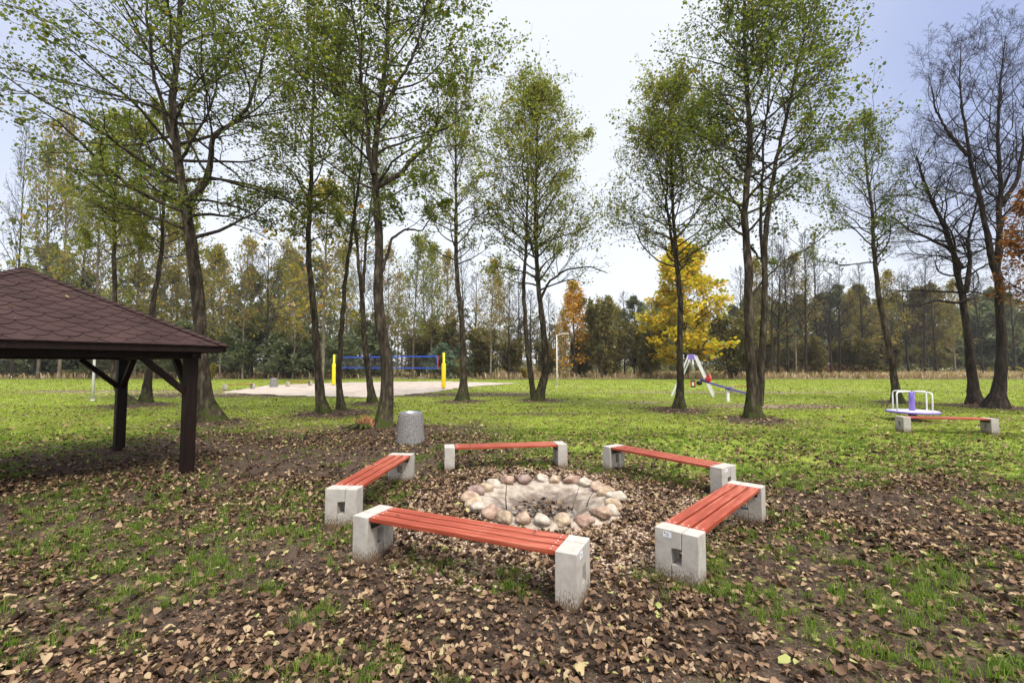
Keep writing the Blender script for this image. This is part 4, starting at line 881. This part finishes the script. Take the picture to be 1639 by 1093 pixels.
def px_tree(seed, name, label, base, stems, crown_px, n1, wm='bark', lm='leaf_alder', cat='tree', group='alder trees on the lawn', depth=None, **kw):
    """stems: ([(px,py)...], radius px at foot, radius px at top, first branch py or None); crown_px: [(py, half width px)] from low to high"""
    g = G(*base); Y = g.y; X0 = g.x; st_ = []; rg = random.Random(seed)
    s = Y / FPX
    for pts, r0, r1, hb_ in stems:
        q = []; n = len(pts); dy = 0
        for i, (a, b) in enumerate(pts):
            p = P(a, b, Y); 
            if i: dy += rg.uniform(-.12, .12)
            q.append((p.x - X0, dy, p.z if not (i == 0 and abs(b - base[1]) < 3) else -.15))
        st_.append((q, [ .79 * (r0 + (r1 - r0) * (i / (n - 1)) ** .8) * s for i in range(n)], None if hb_ is None else P(0, hb_, Y).z))
    zs = [P(0, py, Y).z for py, _ in crown_px]; ls = [h * s for _, h in crown_px]
    wood, crown = build_tree(seed, st_, (zs, ls), n1, **kw)
    z = float(height(np.array([X0]), np.array([Y]))[0])
    return plant(name, wood, crown, (X0, Y, max(-.03, z - .05)), label, cat, wm, lm, group)

# the big alders and their neighbours on the lawn
px_tree(1, 'alder_tree', 'big alder with mossy roots behind the right corner of the gazebo', (337, 680),
        [([(337, 680), (327, 630), (319, 540), (313, 450), (303, 365), (293, 300), (283, 240), (276, 170), (284, 90), (290, 0), (296, -110), (300, -190)], 16, 2.2, 395),
         ([(306, 322), (330, 298), (338, 262), (342, 225), (372, 205), (400, 180), (420, 120), (432, 40)], 7.5, 1.8, 300),
         ([(280, 235), (262, 200), (250, 120), (240, 40), (236, -40)], 5, 1.5, 190)],
        [(420, 120), (370, 170), (300, 200), (200, 235), (120, 275), (40, 280), (-90, 180), (-200, 60)], 54, n2=9, n3=6, nl=9.31, leaf=0.078, h0=.3, ang=(45, 12), up=.045)
px_tree(2, 'alder_tree', 'thick dark alder leaning in an S-curve beside the concrete bin', (610, 690),
        [([(610, 690), (619, 640), (617, 585), (607, 520), (605, 450), (608, 390), (604, 330), (596, 280), (603, 210), (613, 130), (617, 50), (620, -60), (625, -170)], 14, 2.4, 330),
         ([(604, 305), (640, 285), (665, 262), (686, 240), (692, 215), (712, 205), (735, 190)], 6, 1.4, 250),
         ([(598, 285), (588, 240), (590, 200), (580, 130), (570, 60), (560, -40)], 6, 1.6, 240),
         ([(610, 190), (628, 160), (655, 110), (672, 50), (690, -20)], 5, 1.5, 130),
         ([(612, 440), (625, 390), (650, 372), (675, 378), (700, 345)], 3.5, 1, 380)],
        [(390, 70), (330, 120), (260, 155), (170, 175), (60, 175), (-90, 120), (-180, 50)], 44, n2=9, n3=6, nl=8.38, leaf=0.078, ang=(48, 18), up=.05)
px_tree(3, 'alder_tree', 'straight slim alder standing left of the split twin stems', (517, 664),
        [([(517, 664), (511, 610), (504, 510), (499, 420), (498, 320), (500, 220), (504, 120), (506, 30)], 9, 1.5, 400)],
        [(420, 60), (330, 95), (230, 115), (120, 110), (20, 40)], 44, n2=8, n3=5, nl=9.31, leaf=0.078, lm='leaf_light')
px_tree(4, 'alder_tree', 'slender curved alder between the slim alder and the big S-curved one', (547, 660),
        [([(547, 660), (542, 600), (549, 520), (556, 450), (562, 380), (574, 330), (583, 260), (586, 190)], 6.5, 1.2, 400)],
        [(420, 50), (330, 75), (250, 75), (180, 25)], 22, n2=7, n3=5, nl=7.76, leaf=0.078, lm='leaf_alder')
px_tree(5, 'alder_tree', 'slim forked alder just left of the big S-curved trunk', (597, 646),
        [([(597, 646), (590, 600), (583, 540), (579, 480), (570, 430), (563, 360), (560, 280), (558, 200)], 7, 1.2, 420),
         ([(581, 470), (583, 420), (590, 340), (600, 260)], 4, 1.2, 400)],
        [(420, 45), (340, 75), (250, 80), (190, 25)], 22, n2=7, n3=5, nl=7.76, leaf=0.078, lm='leaf_alder')
px_tree(6, 'alder_tree', 'single slender alder on the lawn right of the yellow net post', (741, 643),
        [([(741, 643), (742, 590), (738, 520), (731, 440), (729, 380), (729, 300), (729, 220), (730, 145)], 8, 1.0, 430)],
        [(440, 60), (370, 80), (280, 80), (200, 62), (140, 14)], 50, n2=7, n3=5, nl=7.76, leaf=0.081, lm='leaf_light')
px_tree(7, 'alder_tree', 'bushy twin-stemmed alder in the middle of the lawn', (861, 642),
        [([(861, 642), (874, 590), (871, 540), (864, 470), (859, 400), (858, 320), (859, 240), (860, 165)], 9, 1.2, 470),
         ([(855, 640), (848, 590), (839, 520), (838, 450), (843, 380), (845, 300), (842, 230)], 6.5, 1.2, 420),
         ([(866, 478), (880, 450), (910, 432), (945, 428), (972, 438)], 3, .8, 450)],
        [(450, 105), (380, 120), (300, 115), (230, 88), (155, 22)], 60, n2=8, n3=6, nl=7.91, leaf=0.090, lm='leaf_light')
px_tree(8, 'alder_tree', 'alder on the lawn in front of the yellow oak and the swing', (1087, 657),
        [([(1087, 657), (1088, 600), (1087, 520), (1085, 450), (1079, 390), (1075, 310), (1073, 230), (1071, 160)], 8, 1.1, 440),
         ([(1086, 430), (1075, 390), (1070, 330), (1069, 260), (1063, 210)], 4, 1, 390)],
        [(440, 110), (350, 125), (270, 112), (200, 75), (150, 20)], 60, n2=8, n3=5, nl=6.21, leaf=0.078, lm='leaf_light')
px_tree(9, 'alder_tree', 'tall forked alder with spreading roots right of centre', (1210, 675),
        [([(1207, 676), (1204, 620), (1199, 540), (1197, 450), (1197, 360), (1199, 270), (1197, 180), (1192, 90), (1188, 10), (1184, -60)], 12, 1.8, 400),
         ([(1216, 655), (1219, 600), (1221, 520), (1223, 430), (1228, 350), (1238, 285), (1252, 210), (1268, 130), (1290, 50), (1305, -30)], 8, 1.4, 330),
         ([(1223, 440), (1218, 370), (1222, 300), (1230, 230), (1238, 150), (1245, 60)], 4, 1, 300),
         ([(1203, 480), (1222, 455), (1260, 425), (1300, 400), (1330, 372)], 2.6, .8, 420)],
        [(400, 105), (320, 155), (230, 150), (130, 130), (40, 100), (-60, 40)], 48, n2=8, n3=6, nl=6.21, leaf=0.078, lm='leaf_alder', ang=(48, 25))
px_tree(10, 'alder_tree', 'slim alder leaning left behind the merry-go-round', (1437, 646),
        [([(1437, 646), (1431, 600), (1420, 540), (1408, 470), (1397, 390), (1391, 310), (1388, 250), (1387, 195)], 7.5, 1.0, 430)],
        [(440, 70), (380, 90), (320, 85), (260, 60), (190, 12)], 46, n2=8, n3=5, nl=6.21, leaf=0.081, lm='leaf_alder')
px_tree(11, 'bare_tree', 'leafless tree with a wide low crown of thin dark twigs', (1560, 649),
        [([(1560, 649), (1556, 600), (1550, 540), (1545, 480), (1538, 420), (1522, 370), (1500, 330), (1480, 290), (1468, 250)], 9.5, 1.4, 480),
         ([(1545, 470), (1556, 420), (1560, 370), (1566, 310)], 5, 1.3, 420),
         ([(1540, 430), (1520, 400), (1485, 385), (1455, 372), (1430, 350)], 4, 1.2, 400),
         ([(1549, 480), (1530, 487), (1500, 482), (1470, 492)], 3.5, 1, 490)],
        [(500, 80), (430, 110), (350, 105), (280, 75), (220, 30)], 46, wm='bark_dark', bare=True, n2=9, n3=7, n4=4, up=.06, wob=.2, group='leafless trees at the right', ang=(40, 8))
px_tree(12, 'bare_tree', 'tall leafless tree forking into two high limbs at the right edge', (1598, 654),
        [([(1592, 655), (1600, 615), (1606, 560), (1605, 500), (1600, 430), (1601, 370), (1603, 300), (1592, 220), (1596, 140), (1606, 60)], 12, .7, 420),
         ([(1600, 450), (1588, 415), (1580, 360), (1568, 300), (1550, 245), (1541, 190), (1532, 140), (1538, 75)], 7, .7, 330),
         ([(1602, 330), (1625, 290), (1640, 230), (1648, 150)], 5, 1.5, 280),
         ([(1550, 250), (1520, 215), (1500, 180), (1490, 140)], 3.5, 1.2, 230)],
        [(430, 60), (350, 78), (270, 78), (180, 78), (100, 62), (40, 35)], 46, wm='bark_dark', bare=True, n2=9, n3=7, n4=4, up=.09, wob=.17, group='leafless trees at the right', ang=(52, 30))
px_tree(13, 'alder_tree', 'thin leaning tree between the gazebo posts', (236, 648),
        [([(233, 648), (239, 600), (238, 540), (242, 470), (250, 410), (256, 340), (262, 270), (264, 200)], 8, 1.2, 420)],
        [(430, 60), (340, 80), (260, 70), (200, 20)], 34, n2=7, n3=5, nl=9.31, leaf=0.098, lm='leaf_light')
px_tree(14, 'alder_tree', 'sharply bent tree behind the gazebo post with a curving foot', (212, 650),
        [([(212, 651), (193, 630), (182, 600), (177, 540), (180, 470), (183, 400), (184, 320), (186, 250), (187, 200)], 8, 1.2, 420)],
        [(430, 60), (340, 80), (260, 70), (195, 20)], 34, n2=7, n3=5, nl=9.31, leaf=0.098, lm='leaf_light')
px_tree(15, 'oak_tree', 'oak with russet brown leaves reaching in at the right edge', (1735, 668),
        [([(1735, 668), (1730, 560), (1722, 460), (1715, 380), (1712, 320)], 10, 2, 520)],
        [(520, 120), (440, 125), (370, 100), (300, 40)], 26, n2=8, n3=6, nl=10.9, leaf=0.098, lm='leaf_brown', wm='bark_dark', group='oaks')

# splintered stump by the S-curved tree
def stump():
    g = G(583, 690); t = empty('splintered_stump', (g.x, g.y - .1, .10), 0, 'broken rotting stump with orange splinters at the foot of the S-curved tree', 'stump')
    rg = random.Random(3)
    for i in range(4): link('rotten_chunk', rock(rg, rg.uniform(.12, .2), rg.uniform(.12, .17), rg.uniform(.16, .28)), M['splinter'], t, (rg.uniform(-.18, .2), rg.uniform(-.1, .1), rg.uniform(.06, .16)), (rg.uniform(-.4, .4), rg.uniform(-.5, .5), rg.uniform(0, 3)))
    b = B()
    for i in range(9):
        a = rg.uniform(0, 6.28); r = rg.uniform(0, .2); p = Vector((r * math.cos(a), r * math.sin(a) * .8, .1)); d = Vector((rg.uniform(-.15, .15), rg.uniform(-.1, .1), rg.uniform(.15, .34)))
        b.tube([p, p + d * .6, p + d], [.05, .035, .01], 5)
    b.obj('heartwood', M['splinter'], t)
    b = B(); 
    for i in range(10):
        a = rg.uniform(0, 6.28); p = Vector((.2 * math.cos(a), .16 * math.sin(a), .02)); q = Vector((math.cos(a) * rg.uniform(.35, .7), math.sin(a) * rg.uniform(.3, .5), .0)); b.tube([p + Vector((0, 0, .08)), (p + q) / 2 + Vector((0, 0, .06)), q], [.07, .05, .01], 7)
    b.obj('roots', M['bark'], t)
    rg2 = np.random.RandomState(4); x = g.x - 1.9 + rg2.randn(500) * .45; y = g.y + .1 + rg2.randn(500) * .22
    V, F = leaves(rg2, np.stack([x, y, height(x, y) + .03], 1), .045, tilt=.4, aspect=.4, fold=.2); props(link('wood_chips', fast_mesh('wood_chips', V, F), M['litter_pale']), 'pale wood chips spilled on the soil left of the broken stump', 'wood chips', kind='stuff')
stump()

# ------------------------------------------------------------------ background: prototypes in metres, then copies
def proto(seed, h, wid, kind):
    r = random.Random(seed); lean = r.uniform(-.06, .06) * h
    st_ = [([(0, 0, -.1), (lean * .3, 0, h * .35), (lean, r.uniform(-.2, .2), h)], [.011 * h + .03, .009 * h, .02], None)]
    K = dict(S=6, roots=False, simple=True)
    if kind == 'pine_bush':
        st_[0] = (st_[0][0], st_[0][1], .15); return build_tree(seed, st_, ([0, h * .25, h * .6, h], [wid * .8, wid, wid * .65, .15]), 60, n2=7, n3=4, nl=4.5, leaf=.30, aspect=.42, ang=(40, 12), spread=.12, clus=1, needles=True, **K)
    if kind == 'pine':
        st_[0] = (st_[0][0], st_[0][1], h * .22); return build_tree(seed, st_, ([h * .2, h * .45, h * .75, h], [wid * .8, wid, wid * .7, .2]), 46, n2=7, n3=4, nl=6, leaf=.36, aspect=.36, ang=(35, 8), spread=.14, clus=1, needles=True, up=.03, **K)
    if kind == 'sparse':
        st_[0] = (st_[0][0], [.009 * h + .02, .007 * h, .02], h * .25); return build_tree(seed, st_, ([h * .25, h * .5, h * .8, h], [wid * .8, wid, wid * .7, .2]), 40, n2=7, n3=5, nl=2.5, leaf=.18, ang=(52, 32), spread=.25, clus=1, **K)
    if kind == 'loose':
        st_[0] = (st_[0][0], st_[0][1], h * .12); return build_tree(seed, st_, ([h * .1, h * .4, h * .7, h], [wid * .7, wid, wid * .6, .2]), 40, n2=7, n3=5, nl=4, leaf=.24, ang=(48, 20), spread=.3, clus=1, **K)
    if kind == 'full':
        st_[0] = (st_[0][0], st_[0][1], h * .07); return build_tree(seed, st_, ([h * .05, h * .3, h * .7, h], [wid * .9, wid, wid * .75, .3]), 56, n2=7, n3=5, nl=8, leaf=.27, ang=(48, 18), spread=.22, clus=1, **K)
    if kind == 'bare':
        st_[0] = (st_[0][0], st_[0][1], h * .25); return build_tree(seed, st_, ([h * .2, h * .5, h * .8, h], [wid * .8, wid, wid * .7, .3]), 36, n2=8, n3=6, bare=True, ang=(50, 30), up=.08, **K)
    if kind == 'shrub':
        s2 = []
        for k in range(7):
            a = r.uniform(0, 6.28); q = r.uniform(.3, 1) * wid * .6; hh = h * r.uniform(.7, 1); s2.append(([(.1 * math.cos(a), .1 * math.sin(a), -.05), (q * .5 * math.cos(a), q * .5 * math.sin(a), hh * .5), (q * math.cos(a), q * math.sin(a), hh)], [.05, .035, .015], .25))
        return build_tree(seed, s2, ([0, h * .5, h], [wid * .3, wid * .45, .3]), 16, n2=6, n3=4, nl=4.5, leaf=.2, ang=(50, 30), spread=.16, clus=1, **K)
PR = {}
def getp(kind, k, h, wid):
    key = (kind, k)
    if key not in PR: PR[key] = (proto(100 + k * 13 + len(kind), h, wid, kind), h)
    return PR[key]
SPEC = {  # kind: (shape, height, half width, bark, leaves, name, category)
    'pine_bush': ('pine_bush', 5, 2.4, 'bark_far', 'needle', 'pine_bush', 'pine bush'), 'pine': ('pine', 12, 2.9, 'bark_far', 'needle', 'pine_tree', 'pine'),
    'bluish': ('pine_bush', 5, 2.4, 'bark_far', 'needle_blue', 'pine_bush', 'pine bush'),
    'green': ('sparse', 12, 2.7, 'bark_far', 'leaf_light', 'tree', 'tree'), 'yellow': ('sparse', 12, 3.0, 'bark_pale', 'leaf_yellow', 'birch_tree', 'birch'),
    'orange': ('loose', 11, 3.0, 'bark_far', 'leaf_orange', 'oak_tree', 'oak'), 'gold': ('full', 12, 3.6, 'bark_dark', 'leaf_gold', 'oak_tree', 'oak'),
    'olive': ('shrub', 5, 3.2, 'bark_far', 'leaf_olive', 'shrub', 'shrub'), 'yellowshrub': ('shrub', 5, 3.2, 'bark_far', 'leaf_yellow', 'shrub', 'shrub'),
    'bare': ('bare', 12, 3.0, 'bark_dark', None, 'bare_tree', 'tree'), 'olivetree': ('full', 12, 3.2, 'bark_far', 'leaf_olive', 'tree', 'tree')}
LIB = {}
cnt_ = [0]
def bg(kind, px, py, top, label, group=None, wide=1.0, var=None):
    shp, h, wid, wm, lm, name, cat = SPEC[kind]; v = cnt_[0] % 3 if var is None else var; cnt_[0] += 1
    (meshes, h) = getp(shp, v, h, wid); wood, crown = meshes; g = G(px, py); H_ = P(px, top, g.y).z; s = H_ / h; key = (kind, v)
    if key not in LIB:
        w2, c2 = wood.copy(), (crown.copy() if crown else None); LIB[key] = (w2, c2)
    w2, c2 = LIB[key]; t = empty(name, (g.x, g.y, 0), (cnt_[0] * 1.7) % 6.28, label, cat, group); t.scale = (s * wide, s * wide, s)
    link('trunk', w2, M[wm], t)
    if c2: link('crown', c2, M[lm], t)
    return t
# singled-out ones
bg('gold', 1100, 606, 392, 'large oak in full golden yellow leaf behind the swing', wide=1.12)
bg('orange', 922, 604, 458, 'orange-leaved oak right of the far lamp post', wide=1.0)
bg('olive', 962, 605, 478, 'olive green thicket right of the orange oak', wide=.6)
bg('olive', 1175, 606, 505, 'olive thicket right of the golden oak', wide=.9)
bg('olive', 1040, 605, 530, 'low olive thicket left of the golden oak', wide=.9)
bg('yellow', 515, 612, 300, 'pale-barked birch with sparse yellow leaves beyond the left court corner', wide=1.15)
bg('yellow', 388, 606, 385, 'thin yellow birch beyond the far left bench', wide=.8)
bg('yellow', 785, 606, 420, 'sparse yellow-brown tree left of the twin-stemmed alder', wide=.9)
bg('bare', 815, 606, 455, 'leafless many-branched tree beside the twin-stemmed alder')
bg('bare', 850, 604, 470, 'low leafless tree directly behind the twin-stemmed alder', wide=1.2)
bg('green', 660, 606, 385, 'lacy green tree behind the right end of the volleyball net', wide=.8)
bg('green', 690, 604, 400, 'lacy green tree just left of the right net post', wide=.8)
bg('yellow', 95, 606, 195, 'tall thin yellow-green tree above the gazebo roof', wide=.55)
bg('bare', 18, 606, 205, 'thin leafless tree at the left edge above the gazebo roof', wide=.35)
bg('green', 150, 608, 260, 'tall green tree above the gazebo roof', wide=.7)
bg('green', 60, 606, 240, 'tall greenish tree left of the gazebo roof peak', wide=.65)
bg('yellow', 300, 604, 330, 'yellowing tree between the gazebo and the big mossy alder', wide=.8)
bg('green', 215, 606, 300, 'thin green tree between the two stems behind the gazebo', wide=.7)
bg('green', 440, 604, 420, 'thin green tree behind the far right bench', wide=.7)
bg('bare', 1290, 604, 375, 'tall leafless tree leaning right of the forked alder', wide=.7)
bg('bare', 1262, 603, 372, 'tall leafless tree just right of the forked alder', wide=.6)
bg('bare', 1235, 604, 368, 'leafless tree close behind the forked alder', wide=.6)
bg('bare', 1330, 603, 440, 'short leafless tree left of the bracken', wide=.9)
bg('yellow', 1365, 600, 470, 'thin yellowing tree beyond the bracken', wide=.7)
bg('bare', 1480, 600, 420, 'far leafless tree left of the wide bare crown', wide=.8)
bg('yellowshrub', 733, 606, 575, 'small bright yellow shrub at the edge of the dry grass', wide=.8)
bg('yellowshrub', 340, 608, 582, 'small yellow shrub by the far left bench', wide=.7)
bg('yellowshrub', 840, 606, 590, 'low yellow shrub behind the twin-stemmed alder', wide=1.0)
bg('bluish', 708, 606, 553, 'bluish young pine right of the right net post', wide=1.2)
bg('bluish', 735, 603, 558, 'bluish young pine behind the small yellow shrub', wide=1.2)
bg('bluish', 775, 604, 565, 'bluish young pine left of the leafless tree', wide=1.2)
bg('yellow', 352, 606, 400, 'thin yellowing tree just right of the big mossy alder', wide=.7)
bg('bare', 425, 606, 395, 'thin leafless tree above the far litter bin', wide=.9)
bg('yellow', 468, 606, 430, 'small yellow birch above the far right bench', wide=.8)
bg('green', 555, 604, 400, 'thin pale green tree behind the curved alder', wide=.8)
bg('bare', 600, 604, 420, 'leafless tree glimpsed behind the slim forked alder', wide=.9)
bg('yellow', 635, 604, 440, 'sparse yellow tree just right of the big S-curved trunk', wide=.7)
bg('bare', 760, 604, 440, 'leafless twiggy tree right of the single slender alder', wide=1.0)
bg('bare', 1000, 602, 470, 'leafless twiggy tree left of the golden oak', wide=.9)
bg('bare', 1410, 602, 455, 'leafless twiggy tree beside the leaning slim alder', wide=1.0)
bg('yellow', 250, 606, 360, 'small yellow birch seen over the gazebo roof slope', wide=.8)
hz = [(575, 'bare', 385), (622, 'yellow', 400), (680, 'bare', 420), (715, 'yellow', 410), (745, 'bare', 400), (800, 'yellow', 450), (830, 'bare', 430), (880, 'bare', 470), (905, 'yellow', 500), (985, 'yellow', 490), (1015, 'bare', 475), (1185, 'bare', 430), (1215, 'yellow', 420), (1245, 'bare', 400), (1275, 'yellow', 410), (1310, 'bare', 390), (1345, 'bare', 430), (1385, 'bare', 425), (1425, 'yellow', 440), (1455, 'bare', 440), (1500, 'bare', 450), (1530, 'yellow', 455), (1575, 'bare', 440), (1625, 'bare', 430), (400, 'bare', 400), (450, 'yellow', 390), (485, 'bare', 400), (280, 'bare', 360), (120, 'bare', 300), (180, 'yellow', 330)]
HZ = hz
# dense edge of the wood: each named by what it stands behind
MARKS = [(0, 'the left edge of the gazebo roof'), (37, 'the gazebo roof peak'), (148, 'the lamp post under the gazebo roof'), (190, 'the far gazebo post'), (240, 'the thin leaning tree'), (297, 'the near gazebo post'), (330, 'the big mossy alder'), (382, 'the far left bench'), (435, 'the far litter bin'), (478, 'the far right bench'), (511, 'the straight slim alder'), (534, 'the left net post'), (590, 'the slim forked alder'), (616, 'the big S-curved trunk'), (660, 'the volleyball net'), (710, 'the right net post'), (741, 'the single slender alder'), (800, 'the sand court tip'), (850, 'the twin-stemmed alder'), (891, 'the far lamp post'), (925, 'the orange oak'), (990, 'the olive thicket by the orange oak'), (1060, 'the golden oak'), (1108, 'the swing'), (1150, 'the seesaw'), (1205, 'the tall forked alder'), (1262, 'the tall leafless tree'), (1330, 'the short leafless tree'), (1380, 'the bracken'), (1430, 'the leaning slim alder'), (1460, 'the merry-go-round'), (1515, 'the lone bench'), (1556, 'the wide bare tree'), (1600, 'the tall leafless forked tree'), (1639, 'the right edge of the photo')]
USED = set()
def where(kind, px):
    for d, n in sorted((abs(px - m), n) for m, n in MARKS):
        m = dict((b, a) for a, b in MARKS)[n]; rel = 'behind' if d < 9 else ('right of' if px > m else 'left of')
        for pre in ('', 'just ', 'farther '):
            l = kind + ', ' + (pre + rel if rel != 'behind' else 'directly behind') + ' ' + n
            if l not in USED: USED.add(l); return l
    return kind
rg = random.Random(21)
for px_, kd, tp in HZ: px = px_; bg(kd, px, 603 - (px % 3), tp, where('slim ' + ('leafless' if kd == 'bare' else 'yellowing') + ' tree of the wood edge', px), 'slim trees of the wood edge', wide=.8)
for i in range(19):
    px = -60 + i * 36 + rg.uniform(-9, 9); bg('pine_bush', px, 603 + rg.uniform(-1, 3), rg.uniform(500, 545), where('dense dark young pine', px), 'young pines at the left wood edge', wide=1.25)
for i in range(9):
    px = 20 + i * 62 + rg.uniform(-15, 15); bg('pine', px, 602, rg.uniform(395, 460), where('taller pine over the young ones', px), 'taller pines behind the left wood edge', wide=.9)
for i in range(8):
    px = 660 + i * 52 + rg.uniform(-12, 12); bg('olive', px, 603 + rg.uniform(-1, 2), rg.uniform(515, 548), where('olive and brown thicket', px), 'olive thickets in the middle', wide=1.1)
for i in range(9):
    px = 960 + i * 34 + rg.uniform(-10, 10); bg('pine', px, 598, rg.uniform(470, 500), where('distant pine in a row', px), 'distant pines behind the golden oak', wide=1.0)
for i in range(15):
    px = 1215 + i * 32 + rg.uniform(-10, 10); bg(('olivetree', 'pine', 'olivetree')[i % 3], px, 597 + rg.uniform(-1, 1), rg.uniform(462, 490), where(('round-topped olive tree', 'distant dark pine', 'round-topped olive tree')[i % 3], px), ('olive trees of the right wood', 'pines of the right wood', 'olive trees of the right wood')[i % 3])
for i in range(10):
    px = 1180 + i * 27 + rg.uniform(-9, 9); bg('olive', px, 601 + rg.uniform(-1, 1), rg.uniform(535, 560), where('low brown-green thicket', px), 'low thickets of the right wood', wide=1.0)
for i in range(5):
    px = 1580 + i * 30; bg('pine_bush', px, 597, rg.uniform(490, 515), where('dark pine beyond the road', px), 'dark pines beyond the road', wide=1.2)
# far wood: one mass
def farwood():
    rs = np.random.RandomState(77); n = 190; VV, FF, off = [], [], 0; LVs = []
    for i in range(n):
        y = 118 + rs.rand() * 60; x = -170 + 400 * (i + rs.rand()) / n; h = (11 + rs.rand() * 9) * y / 130; wv = h * .2
        Pq = np.array([[[x, y, -.2], [x + rs.randn() * .3, y, h * .5], [x + rs.randn() * .6, y, h]]]); V, F = tubes(Pq, np.array([[.3, .2, .05]]), 5); VV.append(V); FF.append(F + off); off += len(V)
        m = 520; z = h * rs.rand(m) ** 1.25; r_ = wv * (1.15 - z / h) * np.sqrt(rs.rand(m)) * 1.6; a = rs.rand(m) * 6.283; k = int(m / 14); cc = rs.randint(0, k, m)
        C = np.stack([x + r_ * np.cos(a), y + r_ * np.sin(a), z], 1); ctr = C[:k]; C = ctr[cc] + rs.randn(m, 3) * np.array([[.9, .9, .45]]); C[:, 2] = np.maximum(C[:, 2], .3 + rs.rand(m) * 2.0); LVs.append(C)
    V, F = leaves(rs, np.concatenate(LVs), 1.0, tilt=1.3, aspect=.5, simple=True); F = F + off
    me = fast_mesh('far_wood', np.concatenate(VV + [V]), np.concatenate(FF + [F])); me.materials.append(M['bark_far']); me.materials.append(M['far'])
    idx = np.zeros(len(me.polygons), np.int32); idx[sum(len(f) for f in FF):] = 1; me.polygons.foreach_set('material_index', idx); me.update()
    props(link('far_wood', me, None), 'distant mixed wood closing the view behind the lawn', 'wood', kind='stuff')
farwood()

def haze():
    m = bpy.data.materials.new('haze'); m.use_nodes = True; t = m.node_tree; t.nodes.clear(); o = t.nodes.new('ShaderNodeOutputMaterial'); v = t.nodes.new('ShaderNodeVolumePrincipled')
    v.inputs['Color'].default_value = (.93, .94, .96, 1); v.inputs['Density'].default_value = .0003; v.inputs['Anisotropy'].default_value = .3; t.links.new(v.outputs[0], o.inputs['Volume'])
    b = B(); b.box((40, 330, 24), (1900, 800, 52)); b.obj('haze', m); props(bpy.data.objects['haze'], 'thin autumn haze over the park', 'haze', kind='stuff')
haze()
